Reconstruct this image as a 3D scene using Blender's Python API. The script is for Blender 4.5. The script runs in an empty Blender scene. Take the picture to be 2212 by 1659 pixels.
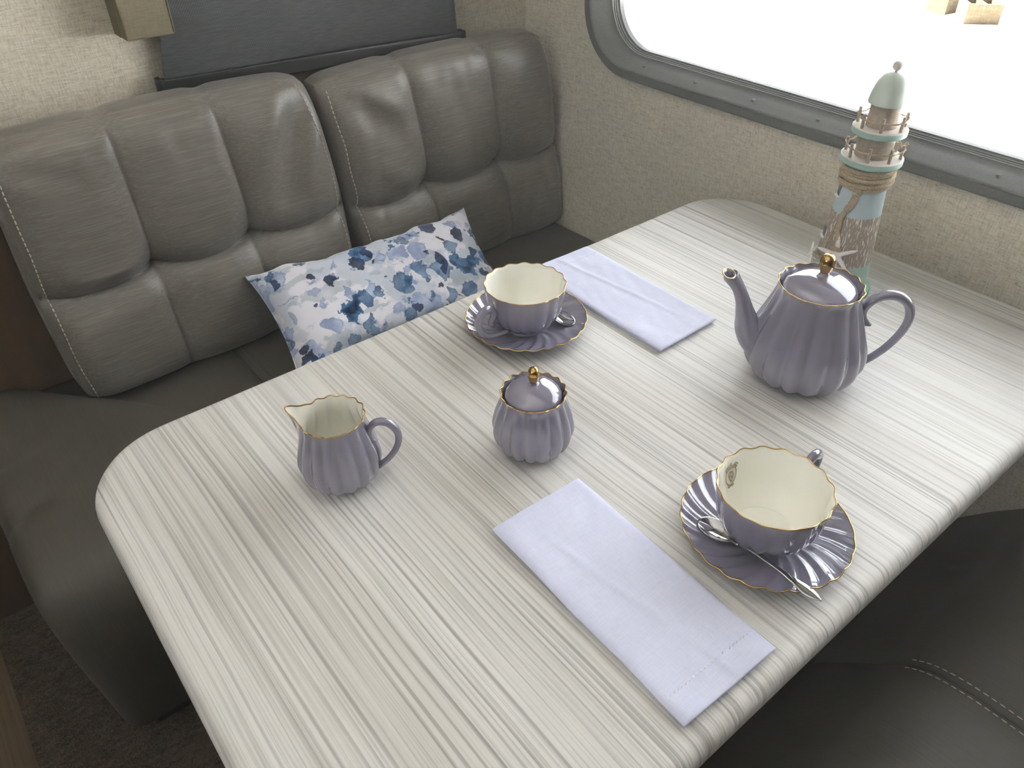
import bpy, bmesh, math, random
from mathutils import Vector, Matrix, noise as mnoise

random.seed(7)
sc = bpy.context.scene
COL = sc.collection
PI = math.pi

# ------------------------------------------------------------------ camera
cam_d = bpy.data.cameras.new('camera')
cam_d.sensor_width = 36.0
cam_d.lens = 1671.84 / 2212 * 36.0
cam_d.clip_start = 0.02
cam_d.clip_end = 300
cam_o = bpy.data.objects.new('camera', cam_d)
COL.objects.link(cam_o)
cam_o.matrix_world = Matrix(((0.777767, 0.394883, -0.489026, 0.0),
                             (-0.628488, 0.477425, -0.614058, 0.0),
                             (-0.009008, 0.784941, 0.619505, 1.30),
                             (0, 0, 0, 1)))
sc.camera = cam_o

# ------------------------------------------------------------------ sky, sun, exposure
SKY_STRENGTH = 1.95
SUN_STRENGTH = 56.0
GLARE_HAZE_DENSITY = 0.07
world = bpy.data.worlds.new('sky')
sc.world = world
world.use_nodes = True
wn = world.node_tree.nodes
wl = world.node_tree.links
for n in list(wn):
    wn.remove(n)
w_out = wn.new('ShaderNodeOutputWorld')
w_bg = wn.new('ShaderNodeBackground')
w_bg.inputs['Color'].default_value = (0.95, 0.97, 1.0, 1)
w_bg.inputs['Strength'].default_value = SKY_STRENGTH
wl.new(w_bg.outputs[0], w_out.inputs[0])

sun_d = bpy.data.lights.new('sun', 'SUN')
sun_d.energy = SUN_STRENGTH
sun_d.angle = 0.01
sun_d.color = (1.0, 0.99, 0.975)
sun_o = bpy.data.objects.new('sun', sun_d)
COL.objects.link(sun_o)
sun_dir = Vector((0.0, 0.60, 0.80)).normalized()          # towards the sun
sun_o.rotation_euler = sun_dir.to_track_quat('Z', 'Y').to_euler()
sun_o.location = (3, 8, 12)


def portal(name, loc, size, size_y, direction):
    d = bpy.data.lights.new(name, 'AREA')
    d.shape = 'RECTANGLE'
    d.size = size
    d.size_y = size_y
    d.cycles.is_portal = True
    o = bpy.data.objects.new(name, d)
    COL.objects.link(o)
    o.location = loc
    o.rotation_euler = Vector(direction).to_track_quat('-Z', 'Z').to_euler()
    return o


portal('portal_dinette_window', (1.20, 0.43, 1.18), 1.36, 0.58, (-1, 0, 0))
portal('portal_fill_window', (-2.04, 0.0, 1.55), 1.2, 0.5, (1, 0, 0))  # sky sampling for the added, unseen fill window

sc.view_settings.view_transform = 'Standard'
sc.view_settings.look = 'None'
sc.view_settings.gamma = 1.0
sc.view_settings.use_curve_mapping = False
sc.view_settings.exposure = 1.72
sc.cycles.use_denoising = True
sc.cycles.adaptive_threshold = 0.02
sc.cycles.max_bounces = 8
sc.cycles.diffuse_bounces = 5
sc.cycles.glossy_bounces = 4
sc.cycles.transparent_max_bounces = 8
sc.cycles.caustics_reflective = False
sc.cycles.caustics_refractive = False
sc.cycles.sample_clamp_indirect = 20.0


# ------------------------------------------------------------------ materials
def srgb(r, g, b):
    def f(c):
        c /= 255.0
        return c / 12.92 if c <= 0.04045 else ((c + 0.055) / 1.055) ** 2.4
    return (f(r), f(g), f(b), 1.0)


class NT:
    """small node-tree helper"""
    def __init__(self, name):
        self.m = bpy.data.materials.new(name)
        self.m.use_nodes = True
        self.t = self.m.node_tree
        self.n = self.t.nodes
        self.l = self.t.links
        self.b = self.n['Principled BSDF']
        self.out = self.n['Material Output']

    def link(self, a, b):
        self.l.new(a, b)

    def val(self, sock, v):
        if hasattr(v, 'is_output'):
            self.l.new(v, sock)
        else:
            sock.default_value = v

    def coord(self, kind='Object'):
        return self.n.new('ShaderNodeTexCoord').outputs[kind]

    def mapping(self, vec, scale=(1, 1, 1), loc=(0, 0, 0), rot=(0, 0, 0)):
        m = self.n.new('ShaderNodeMapping')
        m.inputs['Scale'].default_value = scale
        m.inputs['Location'].default_value = loc
        m.inputs['Rotation'].default_value = rot
        self.l.new(vec, m.inputs['Vector'])
        return m.outputs[0]

    def noise(self, vec, scale=1.0, detail=3.0, rough=0.5, dist=0.0, out='Fac'):
        t = self.n.new('ShaderNodeTexNoise')
        t.inputs['Scale'].default_value = scale
        t.inputs['Detail'].default_value = detail
        t.inputs['Roughness'].default_value = rough
        t.inputs['Distortion'].default_value = dist
        self.l.new(vec, t.inputs['Vector'])
        return t.outputs[out]

    def voronoi(self, vec, scale=5.0, feature='F1', out='Distance', rand=1.0):
        t = self.n.new('ShaderNodeTexVoronoi')
        t.feature = feature
        t.inputs['Scale'].default_value = scale
        t.inputs['Randomness'].default_value = rand
        self.l.new(vec, t.inputs['Vector'])
        return t.outputs[out]

    def ramp(self, fac, stops, interp='LINEAR'):
        r = self.n.new('ShaderNodeValToRGB')
        cr = r.color_ramp
        cr.interpolation = interp
        while len(cr.elements) > 1:
            cr.elements.remove(cr.elements[-1])
        cr.elements[0].position = stops[0][0]
        cr.elements[0].color = stops[0][1]
        for p, c in stops[1:]:
            e = cr.elements.new(p)
            e.color = c
        self.l.new(fac, r.inputs[0])
        return r.outputs[0]

    def mix(self, fac, a, b, blend='MIX'):
        m = self.n.new('ShaderNodeMix')
        m.data_type = 'RGBA'
        m.blend_type = blend
        self.val(m.inputs[0], fac)
        self.val(m.inputs[6], a)
        self.val(m.inputs[7], b)
        return m.outputs[2]

    def math(self, op, a, b=0.0, clamp=False):
        m = self.n.new('ShaderNodeMath')
        m.operation = op
        m.use_clamp = clamp
        self.val(m.inputs[0], a)
        self.val(m.inputs[1], b)
        return m.outputs[0]

    def vadd(self, a, b):
        m = self.n.new('ShaderNodeVectorMath')
        m.operation = 'ADD'
        self.l.new(a, m.inputs[0])
        self.val(m.inputs[1], b)
        return m.outputs[0]

    def combine(self, x=0.0, y=0.0, z=0.0):
        m = self.n.new('ShaderNodeCombineXYZ')
        for s, v in zip(m.inputs, (x, y, z)):
            self.val(s, v)
        return m.outputs[0]

    def sep(self, v):
        m = self.n.new('ShaderNodeSeparateXYZ')
        self.l.new(v, m.inputs[0])
        return m.outputs

    def bump(self, h, strength=0.3, dist=0.002):
        m = self.n.new('ShaderNodeBump')
        m.inputs['Strength'].default_value = strength
        m.inputs['Distance'].default_value = dist
        self.l.new(h, m.inputs['Height'])
        self.l.new(m.outputs[0], self.b.inputs['Normal'])

    def set(self, **kw):
        names = {'color': 'Base Color', 'rough': 'Roughness', 'metal': 'Metallic', 'spec': 'Specular IOR Level',
                 'coat': 'Coat Weight', 'coat_rough': 'Coat Roughness', 'sheen': 'Sheen Weight',
                 'sheen_rough': 'Sheen Roughness', 'sss': 'Subsurface Weight', 'ior': 'IOR'}
        for k, v in kw.items():
            self.val(self.b.inputs[names[k]], v)
        return self


def k(v):
    return (v, v, v, 1.0)


def simple(name, c, rough=0.5, var=0.06, scale=40.0, metal=0.0, bump=0.0, **kw):
    t = NT(name)
    co = t.coord()
    n = t.noise(co, scale, 4.0)
    d = tuple(max(0.0, v * (1 - var)) for v in c[:3]) + (1,)
    e = tuple(min(1.0, v * (1 + var)) for v in c[:3]) + (1,)
    t.set(color=t.ramp(n, [(0.3, d), (0.7, e)]), rough=rough, metal=metal, **kw)
    if bump:
        t.bump(n, bump, 0.001)
    return t.m


M = {}


def build_materials():
    # laminate table: narrow grain along Y
    t = NT('pale_wood_laminate')
    co = t.coord()
    wob = t.noise(t.mapping(co, (3.0, 2.0, 1.0)), 1.0, 2.0)
    x, y, z = t.sep(co)
    xs = t.math('ADD', x, t.math('MULTIPLY', wob, 0.014))
    v = t.combine(xs, y, z)
    fine = t.noise(t.mapping(v, (300, 1.4, 20)), 1.0, 1.5, 0.55)
    thin = t.noise(t.mapping(v, (560, 3.0, 40), (7, 0, 0)), 1.0, 2.0, 0.55)
    mid = t.noise(t.mapping(v, (60, 1.2, 20), (3, 1, 0)), 1.0, 2.5, 0.6)
    broad = t.noise(t.mapping(v, (11, 0.8, 4)), 1.0, 3.0, 0.55)
    where = t.noise(t.mapping(v, (7, 1.6, 4), (1, 8, 0)), 1.0, 2.0)
    c = t.ramp(broad, [(0.30, srgb(208, 203, 196)), (0.5, srgb(222, 219, 214)), (0.72, srgb(230, 228, 225))])
    c = t.mix(0.30, c, t.ramp(mid, [(0.30, srgb(192, 186, 178)), (0.46, srgb(218, 215, 210)), (0.7, srgb(230, 228, 225))]))
    ln = t.ramp(fine, [(0.34, k(0.60)), (0.46, k(0.96)), (0.62, k(1.0))])
    c = t.mix(t.ramp(where, [(0.32, k(0.30)), (0.55, k(1.0))]), c, t.mix(1.0, c, ln, 'MULTIPLY'))
    c = t.mix(0.8, c, t.mix(1.0, c, t.ramp(thin, [(0.37, k(0.74)), (0.5, k(1.0))]), 'MULTIPLY'))
    t.set(color=c, rough=0.42, spec=0.4)
    t.bump(thin, 0.15, 0.0006)
    M['table'] = t.m

    # linen-look wallpaper
    t = NT('linen_wallpaper')
    co = t.coord()
    h = t.noise(t.mapping(co, (55, 55, 640)), 1.0, 3.0, 0.6)
    vv = t.noise(t.mapping(co, (640, 640, 75), (3.1, 1.7, 5.0)), 1.0, 3.0, 0.6)
    fl = t.noise(t.mapping(co, (150, 150, 480), (9, 3, 1)), 1.0, 3.0, 0.6)
    c = t.mix(0.5, t.ramp(h, [(0.30, srgb(174, 164, 146)), (0.5, srgb(214, 204, 185)), (0.70, srgb(234, 227, 212))]),
              t.ramp(vv, [(0.30, srgb(176, 166, 148)), (0.5, srgb(214, 204, 185)), (0.70, srgb(236, 229, 214))]))
    c = t.mix(t.ramp(fl, [(0.60, k(0)), (0.72, k(0.75))]), c, srgb(128, 118, 102))
    t.set(color=c, rough=0.75, spec=0.2)
    t.bump(h, 0.15, 0.0006)
    M['wall'] = t.m

    # brushed taupe upholstery; streaks along X
    t = NT('taupe_upholstery')
    co = t.coord()
    s = t.noise(t.mapping(co, (7, 260, 620)), 1.0, 3.0, 0.6)
    s2 = t.noise(t.mapping(co, (16, 700, 1400), (4, 2, 8)), 1.0, 2.0, 0.6)
    c = t.mix(0.5, t.ramp(s, [(0.3, srgb(100, 94, 86)), (0.52, srgb(122, 115, 107)), (0.72, srgb(158, 151, 141))]),
              t.ramp(s2, [(0.3, srgb(98, 92, 84)), (0.52, srgb(122, 115, 107)), (0.72, srgb(156, 149, 139))]))
    t.set(color=c, rough=0.40, spec=0.6, sheen=0.15)
    t.bump(s2, 0.12, 0.0006)
    M['uph'] = t.m

    # same cloth, darkened for the shade on the benches; streaks run front to back
    t = NT('shaded_taupe_upholstery')
    co = t.coord()
    s = t.noise(t.mapping(co, (620, 9, 30)), 1.0, 3.0, 0.6)
    s2 = t.noise(t.mapping(co, (1400, 40, 40), (4, 2, 8)), 1.0, 2.0, 0.6)
    c = t.mix(0.5, t.ramp(s, [(0.3, srgb(78, 73, 65)), (0.55, srgb(86, 81, 72)), (0.75, srgb(96, 91, 81))]),
              t.ramp(s2, [(0.3, srgb(78, 73, 65)), (0.55, srgb(86, 81, 72)), (0.75, srgb(96, 91, 81))]))
    t.set(color=c, rough=0.5, spec=0.4)
    t.bump(s2, 0.1, 0.0006)
    M['bench'] = t.m

    M['thread'] = simple('pale_thread', srgb(206, 196, 178), 0.8)
    M['thread_dark'] = simple('taupe_thread', srgb(128, 119, 104), 0.8)

    # roller shade
    t = NT('charcoal_shade_weave')
    co = t.coord()
    x, y, z = t.sep(co)
    a = t.math('SINE', t.math('MULTIPLY', t.math('ADD', x, t.math('MULTIPLY', z, 0.5)), 1500.0))
    b = t.math('SINE', t.math('MULTIPLY', z, 1900.0))
    p = t.math('MULTIPLY', a, b)
    pn = t.noise(t.mapping(co, (40, 40, 500)), 1.0, 3.0)
    c = t.ramp(t.math('ADD', t.math('MULTIPLY', p, 0.25), pn), [(0.3, srgb(62, 63, 63)), (0.75, srgb(92, 93, 92))])
    t.set(color=c, rough=0.7, spec=0.25)
    t.bump(p, 0.35, 0.0006)
    M['shade'] = t.m
    M['black_plastic'] = simple('black_plastic', srgb(38, 37, 36), 0.4)
    t = NT('dark_window_frame')
    n = t.noise(t.coord(), 300.0, 2.0)
    t.set(color=t.ramp(n, [(0.3, srgb(88, 88, 85)), (0.7, srgb(98, 98, 95))]), rough=0.42, spec=0.5)
    t.bump(n, 0.06, 0.0004)
    M['frame'] = t.m

    # pale beige fabric box
    t = NT('beige_box_fabric')
    co = t.coord()
    s = t.noise(t.mapping(co, (700, 700, 40)), 1.0, 2.0)
    s2 = t.noise(t.mapping(co, (60, 60, 700)), 1.0, 2.0)
    c = t.mix(0.5, t.ramp(s, [(0.35, srgb(108, 100, 80)), (0.65, srgb(130, 121, 99))]),
              t.ramp(s2, [(0.35, srgb(108, 100, 80)), (0.65, srgb(130, 121, 99))]))
    t.set(color=c, rough=0.7, spec=0.2)
    M['box'] = t.m

    # porcelain
    def glaze(name, c, rough=0.06, coat=1.0):
        t = NT(name)
        n = t.noise(t.coord(), 25.0, 2.0)
        d = tuple(v * 0.96 for v in c[:3]) + (1,)
        t.set(color=t.ramp(n, [(0.3, d), (0.7, c)]), rough=rough, spec=0.85 if coat > 0.5 else 0.5, coat=coat, coat_rough=0.015)
        return t.m
    M['lav'] = glaze('lavender_glaze', srgb(134, 130, 149))
    M['cream'] = glaze('cream_glaze', srgb(242, 240, 230), 0.08, 0.2)
    M['gold'] = simple('gold_lustre', srgb(204, 166, 100), 0.14, 0.05, 60.0, 1.0)
    M['gold_print'] = simple('gold_print', srgb(150, 136, 110), 0.35, 0.12, 500.0)
    M['steel'] = simple('polished_steel', srgb(168, 168, 167), 0.10, 0.03, 30.0, 1.0)

    # napkin cotton
    t = NT('white_cotton')
    co = t.coord()
    a = t.noise(t.mapping(co, (1500, 90, 90)), 1.0, 2.0)
    b = t.noise(t.mapping(co, (90, 1500, 90)), 1.0, 2.0)
    w = t.noise(co, 22.0, 3.0)
    wv = t.math('ADD', a, b)
    c = t.mix(0.5, t.ramp(a, [(0.3, srgb(212, 215, 238)), (0.7, srgb(224, 227, 248))]), t.ramp(b, [(0.3, srgb(210, 213, 237)), (0.7, srgb(224, 227, 248))]))
    t.set(color=c, rough=0.85, spec=0.15, sheen=0.2)
    t.bump(t.math('ADD', t.math('MULTIPLY', wv, 0.05), w), 0.35, 0.004)
    M['cotton'] = t.m
    M['hem_thread'] = simple('white_thread', srgb(240, 239, 245), 0.8)

    # watercolour pillow print
    t = NT('blue_watercolour_print')
    co = t.coord()
    base = srgb(236, 234, 242)
    wq = t.vadd(co, t.mapping(t.noise(co, 60.0, 4.0, 0.6, out='Color'), (0.024, 0.024, 0.024), (-0.012, -0.012, -0.012)))
    wq = t.vadd(wq, t.mapping(t.noise(co, 190.0, 3.0, 0.6, out='Color'), (0.006, 0.006, 0.006), (-0.003, -0.003, -0.003)))
    n1 = t.noise(t.mapping(wq, (1, 1, 1), (3.3, 1.2, 0)), 16.0, 2.0, 0.5)
    c = t.mix(t.ramp(n1, [(0.50, k(0)), (0.54, k(0.5)), (0.75, k(0.6))]), base, srgb(182, 196, 212))
    # grey-green thin washes
    n0 = t.noise(t.mapping(wq, (0.6, 1.6, 1), (5.3, 2.2, 0)), 20.0, 2.0, 0.5)
    c = t.mix(t.ramp(n0, [(0.57, k(0)), (0.60, k(0.45)), (0.8, k(0.3))]), c, srgb(150, 168, 178))
    def petals(off, scale, size, thresh, cols, c, edge):
        m = t.mapping(wq, (1, 1, 1), off)
        d = t.voronoi(m, scale)
        col = t.voronoi(m, scale, out='Color')
        r_, g_, b_ = t.sep(col)
        sz = t.math('MULTIPLY', t.math('ADD', g_, 0.55), size)
        q = t.math('DIVIDE', d, sz)
        on = t.math('MULTIPLY', t.ramp(q, [(0.90, k(1)), (1.0, k(0))]), t.math('GREATER_THAN', r_, thresh))
        on = t.math('MULTIPLY', on, t.math('GREATER_THAN', t.noise(t.mapping(co, (1, 1, 1), off), 13.0, 1.0), 0.47))
        body = t.mix(t.ramp(t.noise(wq, 38.0, 3.0), [(0.38, k(0)), (0.62, k(1))]), cols[0], cols[1])
        body = t.mix(t.ramp(q, [(0.0, k(0.0)), (0.80, k(0.0)), (0.95, k(edge))]), body, cols[2])
        return t.mix(t.math('MULTIPLY', on, 0.93), c, body)
    c = petals((2.2, 0.4, 0.0), 24.0, 0.44, 0.35, (srgb(150, 166, 204), srgb(196, 206, 228), srgb(110, 134, 178)), c, 0.8)
    c = petals((7.1, 3.4, 0.3), 25.0, 0.46, 0.42, (srgb(58, 104, 150), srgb(132, 160, 192), srgb(30, 56, 94)), c, 0.9)
    n3 = t.noise(t.mapping(wq, (1, 1, 1), (1.7, 9.2, 4)), 19.0, 2.5, 0.55)
    c = t.mix(t.ramp(n3, [(0.605, k(0)), (0.615, k(1)), (1.0, k(1))]), c,
              t.ramp(n3, [(0.605, srgb(40, 78, 120)), (0.63, srgb(84, 128, 170)), (0.67, srgb(36, 80, 124)), (0.73, srgb(16, 30, 56))]))
    c = petals((4.4, 8.1, 0.7), 33.0, 0.42, 0.55, (srgb(12, 24, 56), srgb(40, 72, 122), srgb(8, 15, 36)), c, 0.6)
    st = t.noise(t.mapping(wq, (4, 60, 3), (0, 5, 0)), 1.0, 3.0, 0.6)
    c = t.mix(t.ramp(st, [(0.66, k(0)), (0.69, k(0.6)), (0.73, k(0.0))]), c, srgb(90, 112, 146))
    t.set(color=c, rough=0.75, spec=0.2, sheen=0.2)
    M['print'] = t.m

    # lighthouse
    M['seafoam'] = simple('seafoam_paint', srgb(164, 194, 184), 0.6, 0.05, 60)
    M['seafoam_dark'] = simple('seafoam_base_paint', srgb(120, 176, 155), 0.6, 0.05, 60)
    M['aqua'] = simple('aqua_paint', srgb(182, 200, 203), 0.6, 0.05, 60)
    M['dome'] = simple('pale_mint_paint', srgb(206, 218, 206), 0.55, 0.03, 60)
    M['whitewash'] = simple('whitewashed_wood', srgb(222, 214, 208), 0.7, 0.08, 120)
    M['rawwood'] = simple('weathered_wood', srgb(172, 158, 142), 0.75, 0.14, 200)
    t = NT('streaked_driftwood')
    co = t.coord()
    s = t.noise(t.mapping(co, (620, 620, 95), (0, 0, 0), (0.25, 0.35, 0.0)), 1.0, 1.5, 0.5)
    c = t.ramp(s, [(0.50, srgb(158, 144, 128)), (0.57, srgb(166, 152, 137)), (0.61, srgb(226, 219, 210))])
    t.set(color=c, rough=0.75)
    M['streak'] = t.m
    M['slot'] = simple('grey_slot', srgb(120, 126, 134), 0.7)
    t = NT('jute_rope')
    co = t.coord()
    n = t.noise(t.mapping(co, (900, 900, 900)), 1.0, 3.0)
    t.set(color=t.ramp(n, [(0.3, srgb(150, 130, 102)), (0.6, srgb(192, 174, 144)), (0.8, srgb(216, 200, 172))]), rough=0.9)
    t.bump(n, 0.5, 0.001)
    M['jute'] = t.m
    M['star'] = simple('chalky_white', srgb(240, 235, 230), 0.8, 0.06, 300, bump=0.4)

    # floor
    t = NT('brown_vinyl_plank')
    co = t.coord()
    s = t.noise(t.mapping(co, (160, 4, 1)), 1.0, 3.0)
    t.set(color=t.ramp(s, [(0.3, srgb(84, 68, 52)), (0.7, srgb(122, 102, 80))]), rough=0.5)
    M['floor'] = t.m
    t = NT('brown_flecked_carpet')
    co = t.coord()
    n = t.noise(co, 260.0, 4.0, 0.7)
    n2 = t.noise(t.mapping(co, (60, 130, 60)), 1.0, 3.0)
    c = t.mix(0.5, t.ramp(n, [(0.35, srgb(52, 42, 34)), (0.5, srgb(98, 84, 70)), (0.66, srgb(150, 134, 116))]),
              t.ramp(n2, [(0.35, srgb(60, 50, 40)), (0.65, srgb(122, 106, 90))]))
    t.set(color=c, rough=0.95, spec=0.1)
    t.bump(n, 1.0, 0.006)
    M['carpet'] = t.m
    t = NT('brown_cabinet_wood')
    co = t.coord()
    s = t.noise(t.mapping(co, (30, 30, 2)), 1.0, 3.0)
    t.set(color=t.ramp(s, [(0.3, srgb(84, 66, 50)), (0.7, srgb(112, 90, 70))]), rough=0.5)
    M['cabinet'] = t.m
    M['ceiling'] = simple('ceiling_panel', srgb(243, 241, 236), 0.7, 0.02)
    M['trim'] = simple('dark_trim', srgb(46, 40, 35), 0.5)
    M['table_leg'] = simple('black_metal', srgb(34, 33, 32), 0.45)

    # outdoors
    t = NT('pale_sandy_ground')
    co = t.coord()
    n = t.noise(co, 0.7, 6.0, 0.65)
    n2 = t.noise(co, 30.0, 4.0, 0.6)
    c = t.mix(0.5, t.ramp(n, [(0.3, srgb(214, 213, 212)), (0.7, srgb(230, 230, 230))]), t.ramp(n2, [(0.3, srgb(208, 207, 206)), (0.7, srgb(232, 232, 232))]))
    t.set(color=c, rough=0.95, spec=0.05)
    M['ground'] = t.m
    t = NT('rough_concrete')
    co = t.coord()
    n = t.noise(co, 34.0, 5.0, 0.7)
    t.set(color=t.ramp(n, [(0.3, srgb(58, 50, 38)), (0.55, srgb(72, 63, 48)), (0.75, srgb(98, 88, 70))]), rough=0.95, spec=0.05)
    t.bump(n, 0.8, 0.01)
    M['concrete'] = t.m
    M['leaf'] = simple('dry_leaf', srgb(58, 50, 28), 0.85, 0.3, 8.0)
    # window pane: mostly clear, a little mirror
    t = NT('clear_pane')
    t.n.remove(t.b)
    tr = t.n.new('ShaderNodeBsdfTransparent')
    tr.inputs[0].default_value = (0.97, 0.98, 0.975, 1)
    gl = t.n.new('ShaderNodeBsdfGlossy')
    gl.inputs['Roughness'].default_value = 0.02
    fr = t.n.new('ShaderNodeFresnel')
    fr.inputs[0].default_value = 1.25
    mx = t.n.new('ShaderNodeMixShader')
    t.link(fr.outputs[0], mx.inputs[0])
    t.link(tr.outputs[0], mx.inputs[1])
    t.link(gl.outputs[0], mx.inputs[2])
    t.link(mx.outputs[0], t.out.inputs['Surface'])
    M['pane'] = t.m


build_materials()


# ------------------------------------------------------------------ mesh helpers
class MB:
    def __init__(self):
        self.v = []
        self.f = []

    def add(self, vs, fs):
        o = len(self.v)
        self.v += [tuple(p) for p in vs]
        self.f += [tuple(i + o for i in q) for q in fs]
        return self

    def box(self, x0, x1, y0, y1, z0, z1):
        vs = [(x, y, z) for z in (z0, z1) for y in (y0, y1) for x in (x0, x1)]
        return self.add(vs, [(0, 2, 3, 1), (4, 5, 7, 6), (0, 1, 5, 4), (2, 6, 7, 3), (0, 4, 6, 2), (1, 3, 7, 5)])

    def grid(self, rows, close_u=False, close_v=False, flip=False):
        nr, nc = len(rows), len(rows[0])
        vs = [p for r in rows for p in r]
        fs = []
        for i in range(nr if close_v else nr - 1):
            for j in range(nc if close_u else nc - 1):
                a, b = i * nc + j, i * nc + (j + 1) % nc
                c, d = ((i + 1) % nr) * nc + (j + 1) % nc, ((i + 1) % nr) * nc + j
                fs.append((a, d, c, b) if flip else (a, b, c, d))
        return self.add(vs, fs)

    def tube(self, path, rad, sides=10, closed=False, caps=True, aspect=1.0, twist=None, up=(0, 0, 1)):
        path = [Vector(p) for p in path]
        n = len(path)
        if not hasattr(rad, '__len__') and not callable(rad):
            rad = [rad] * n
        tang = []
        for i in range(n):
            a = path[(i - 1) % n] if (closed or i > 0) else path[i]
            b = path[(i + 1) % n] if (closed or i < n - 1) else path[i]
            tang.append((b - a).normalized())
        u = Vector(up)
        if abs(u.dot(tang[0])) > 0.95:
            u = Vector((1, 0, 0))
        u = (u - tang[0] * u.dot(tang[0])).normalized()
        rows = []
        for i in range(n):
            u = (u - tang[i] * u.dot(tang[i])).normalized()
            w = tang[i].cross(u)
            row = []
            for j in range(sides):
                a = 2 * PI * j / sides
                r = rad(i, a) if callable(rad) else rad[i]
                row.append(path[i] + u * (r * math.cos(a)) + w * (r * aspect * math.sin(a)))
            rows.append(row)
        o = len(self.v)
        self.grid(rows, close_u=True, close_v=closed)
        if caps and not closed:
            self.f.append(tuple(o + j for j in reversed(range(sides))))
            self.f.append(tuple(o + (n - 1) * sides + j for j in range(sides)))
        return self

    def build(self, name, mat, parent=None, smooth=True, autosmooth=None, bevel=0.0, mats=None, matfn=None):
        me = bpy.data.meshes.new(name)
        me.from_pydata(self.v, [], self.f)
        bm = bmesh.new()
        bm.from_mesh(me)
        bmesh.ops.recalc_face_normals(bm, faces=bm.faces)
        if bevel:
            ed = [e for e in bm.edges if len(e.link_faces) == 2 and e.calc_face_angle(0) > 0.6]
            bmesh.ops.bevel(bm, geom=ed, offset=bevel, segments=2, profile=0.6, affect='EDGES')
        bm.to_mesh(me)
        bm.free()
        for p in me.polygons:
            p.use_smooth = smooth
        if autosmooth is not None:
            me.set_sharp_from_angle(angle=math.radians(autosmooth))
        for m_ in (mats or [mat]):
            me.materials.append(m_)
        if matfn:
            for p in me.polygons:
                p.material_index = matfn(p.center)
        o = bpy.data.objects.new(name, me)
        COL.objects.link(o)
        if parent:
            o.parent = parent
        return o


def thing(name, label, cat, loc=(0, 0, 0), rz=0.0, group=None):
    o = bpy.data.objects.new(name, None)
    o.empty_display_size = 0.05
    COL.objects.link(o)
    o.location = loc
    o.rotation_euler = (0, 0, rz)
    tag(o, label, cat, group)
    return o


def tag(o, label=None, cat=None, group=None, kind=None):
    if label:
        o['label'] = label
    if cat:
        o['category'] = cat
    if group:
        o['group'] = group
    if kind:
        o['kind'] = kind
    return o


def struct(name, mb, mat, parent=None, label=None, **kw):
    o = mb.build(name, mat, parent, **kw)
    if parent is None:
        o['kind'] = 'structure'
    if label:
        o['label'] = label
    return o


def cr(pts, n=8, closed=False):
    """Catmull-Rom through tuples of any size"""
    m = len(pts)
    out = []
    rng = range(m) if closed else range(m - 1)
    for i in rng:
        p0 = pts[(i - 1) % m] if closed or i > 0 else pts[i]
        p1 = pts[i]
        p2 = pts[(i + 1) % m]
        p3 = pts[(i + 2) % m] if closed or i + 2 < m else pts[i + 1]
        for s in range(n):
            t = s / n
            out.append(tuple(0.5 * (2 * b + (c - a) * t + (2 * a - 5 * b + 4 * c - d) * t * t + (3 * b - a - 3 * c + d) * t ** 3)
                             for a, b, c, d in zip(p0, p1, p2, p3)))
    if not closed:
        out.append(tuple(pts[-1]))
    return out


def sstep(a, b, x):
    t = max(0.0, min(1.0, (x - a) / (b - a)))
    return t * t * (3 - 2 * t)


def rrect(y0, y1, z0, z1, r, n=12):
    """rounded rectangle, counter-clockwise list of (a, b)"""
    out = []
    for cx, cy, a0 in ((y1 - r, z0 + r, -90), (y1 - r, z1 - r, 0), (y0 + r, z1 - r, 90), (y0 + r, z0 + r, 180)):
        for i in range(n + 1):
            a = math.radians(a0 + 90 * i / n)
            out.append((cx + r * math.cos(a), cy + r * math.sin(a)))
    return out


# ------------------------------------------------------------------ the setting
WX, BY = 1.115, 1.340          # inner faces of the window wall and of the back wall
X_LEFT, Y_NEAR, Z_TOP = -2.0, -1.5, 2.0


def wall_with_hole(name, axis, pos, thick, a0, a1, z0, z1, hole, r, mat):
    """slab whose inner face lies at axis=pos, with a rounded-rectangle opening (h0,h1,z0,z1)"""
    bm = bmesh.new()
    outer = [(a0, z0), (a1, z0), (a1, z1), (a0, z1)]
    inner = rrect(hole[0], hole[1], hole[2], hole[3], r)
    def mk(p, d):
        return bm.verts.new((d, p[0], p[1]) if axis == 'x' else (p[0], d, p[1]))
    for d in (pos, pos + thick):
        loops = []
        for lp in (outer, inner):
            vs = [mk(p, d) for p in lp]
            es = [bm.edges.new((vs[i], vs[(i + 1) % len(vs)])) for i in range(len(vs))]
            loops.append((vs, es))
        bmesh.ops.triangle_fill(bm, use_beauty=True, edges=loops[0][1] + loops[1][1])
        if d == pos:
            first = loops
    for (va, _), (vb, _) in zip(first, loops):
        n = len(va)
        for i in range(n):
            bm.faces.new((va[i], va[(i + 1) % n], vb[(i + 1) % n], vb[i]))
    bmesh.ops.recalc_face_normals(bm, faces=bm.faces)
    me = bpy.data.meshes.new(name)
    bm.to_mesh(me)
    bm.free()
    me.materials.append(mat)
    o = bpy.data.objects.new(name, me)
    COL.objects.link(o)
    o['kind'] = 'structure'
    return o


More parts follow.
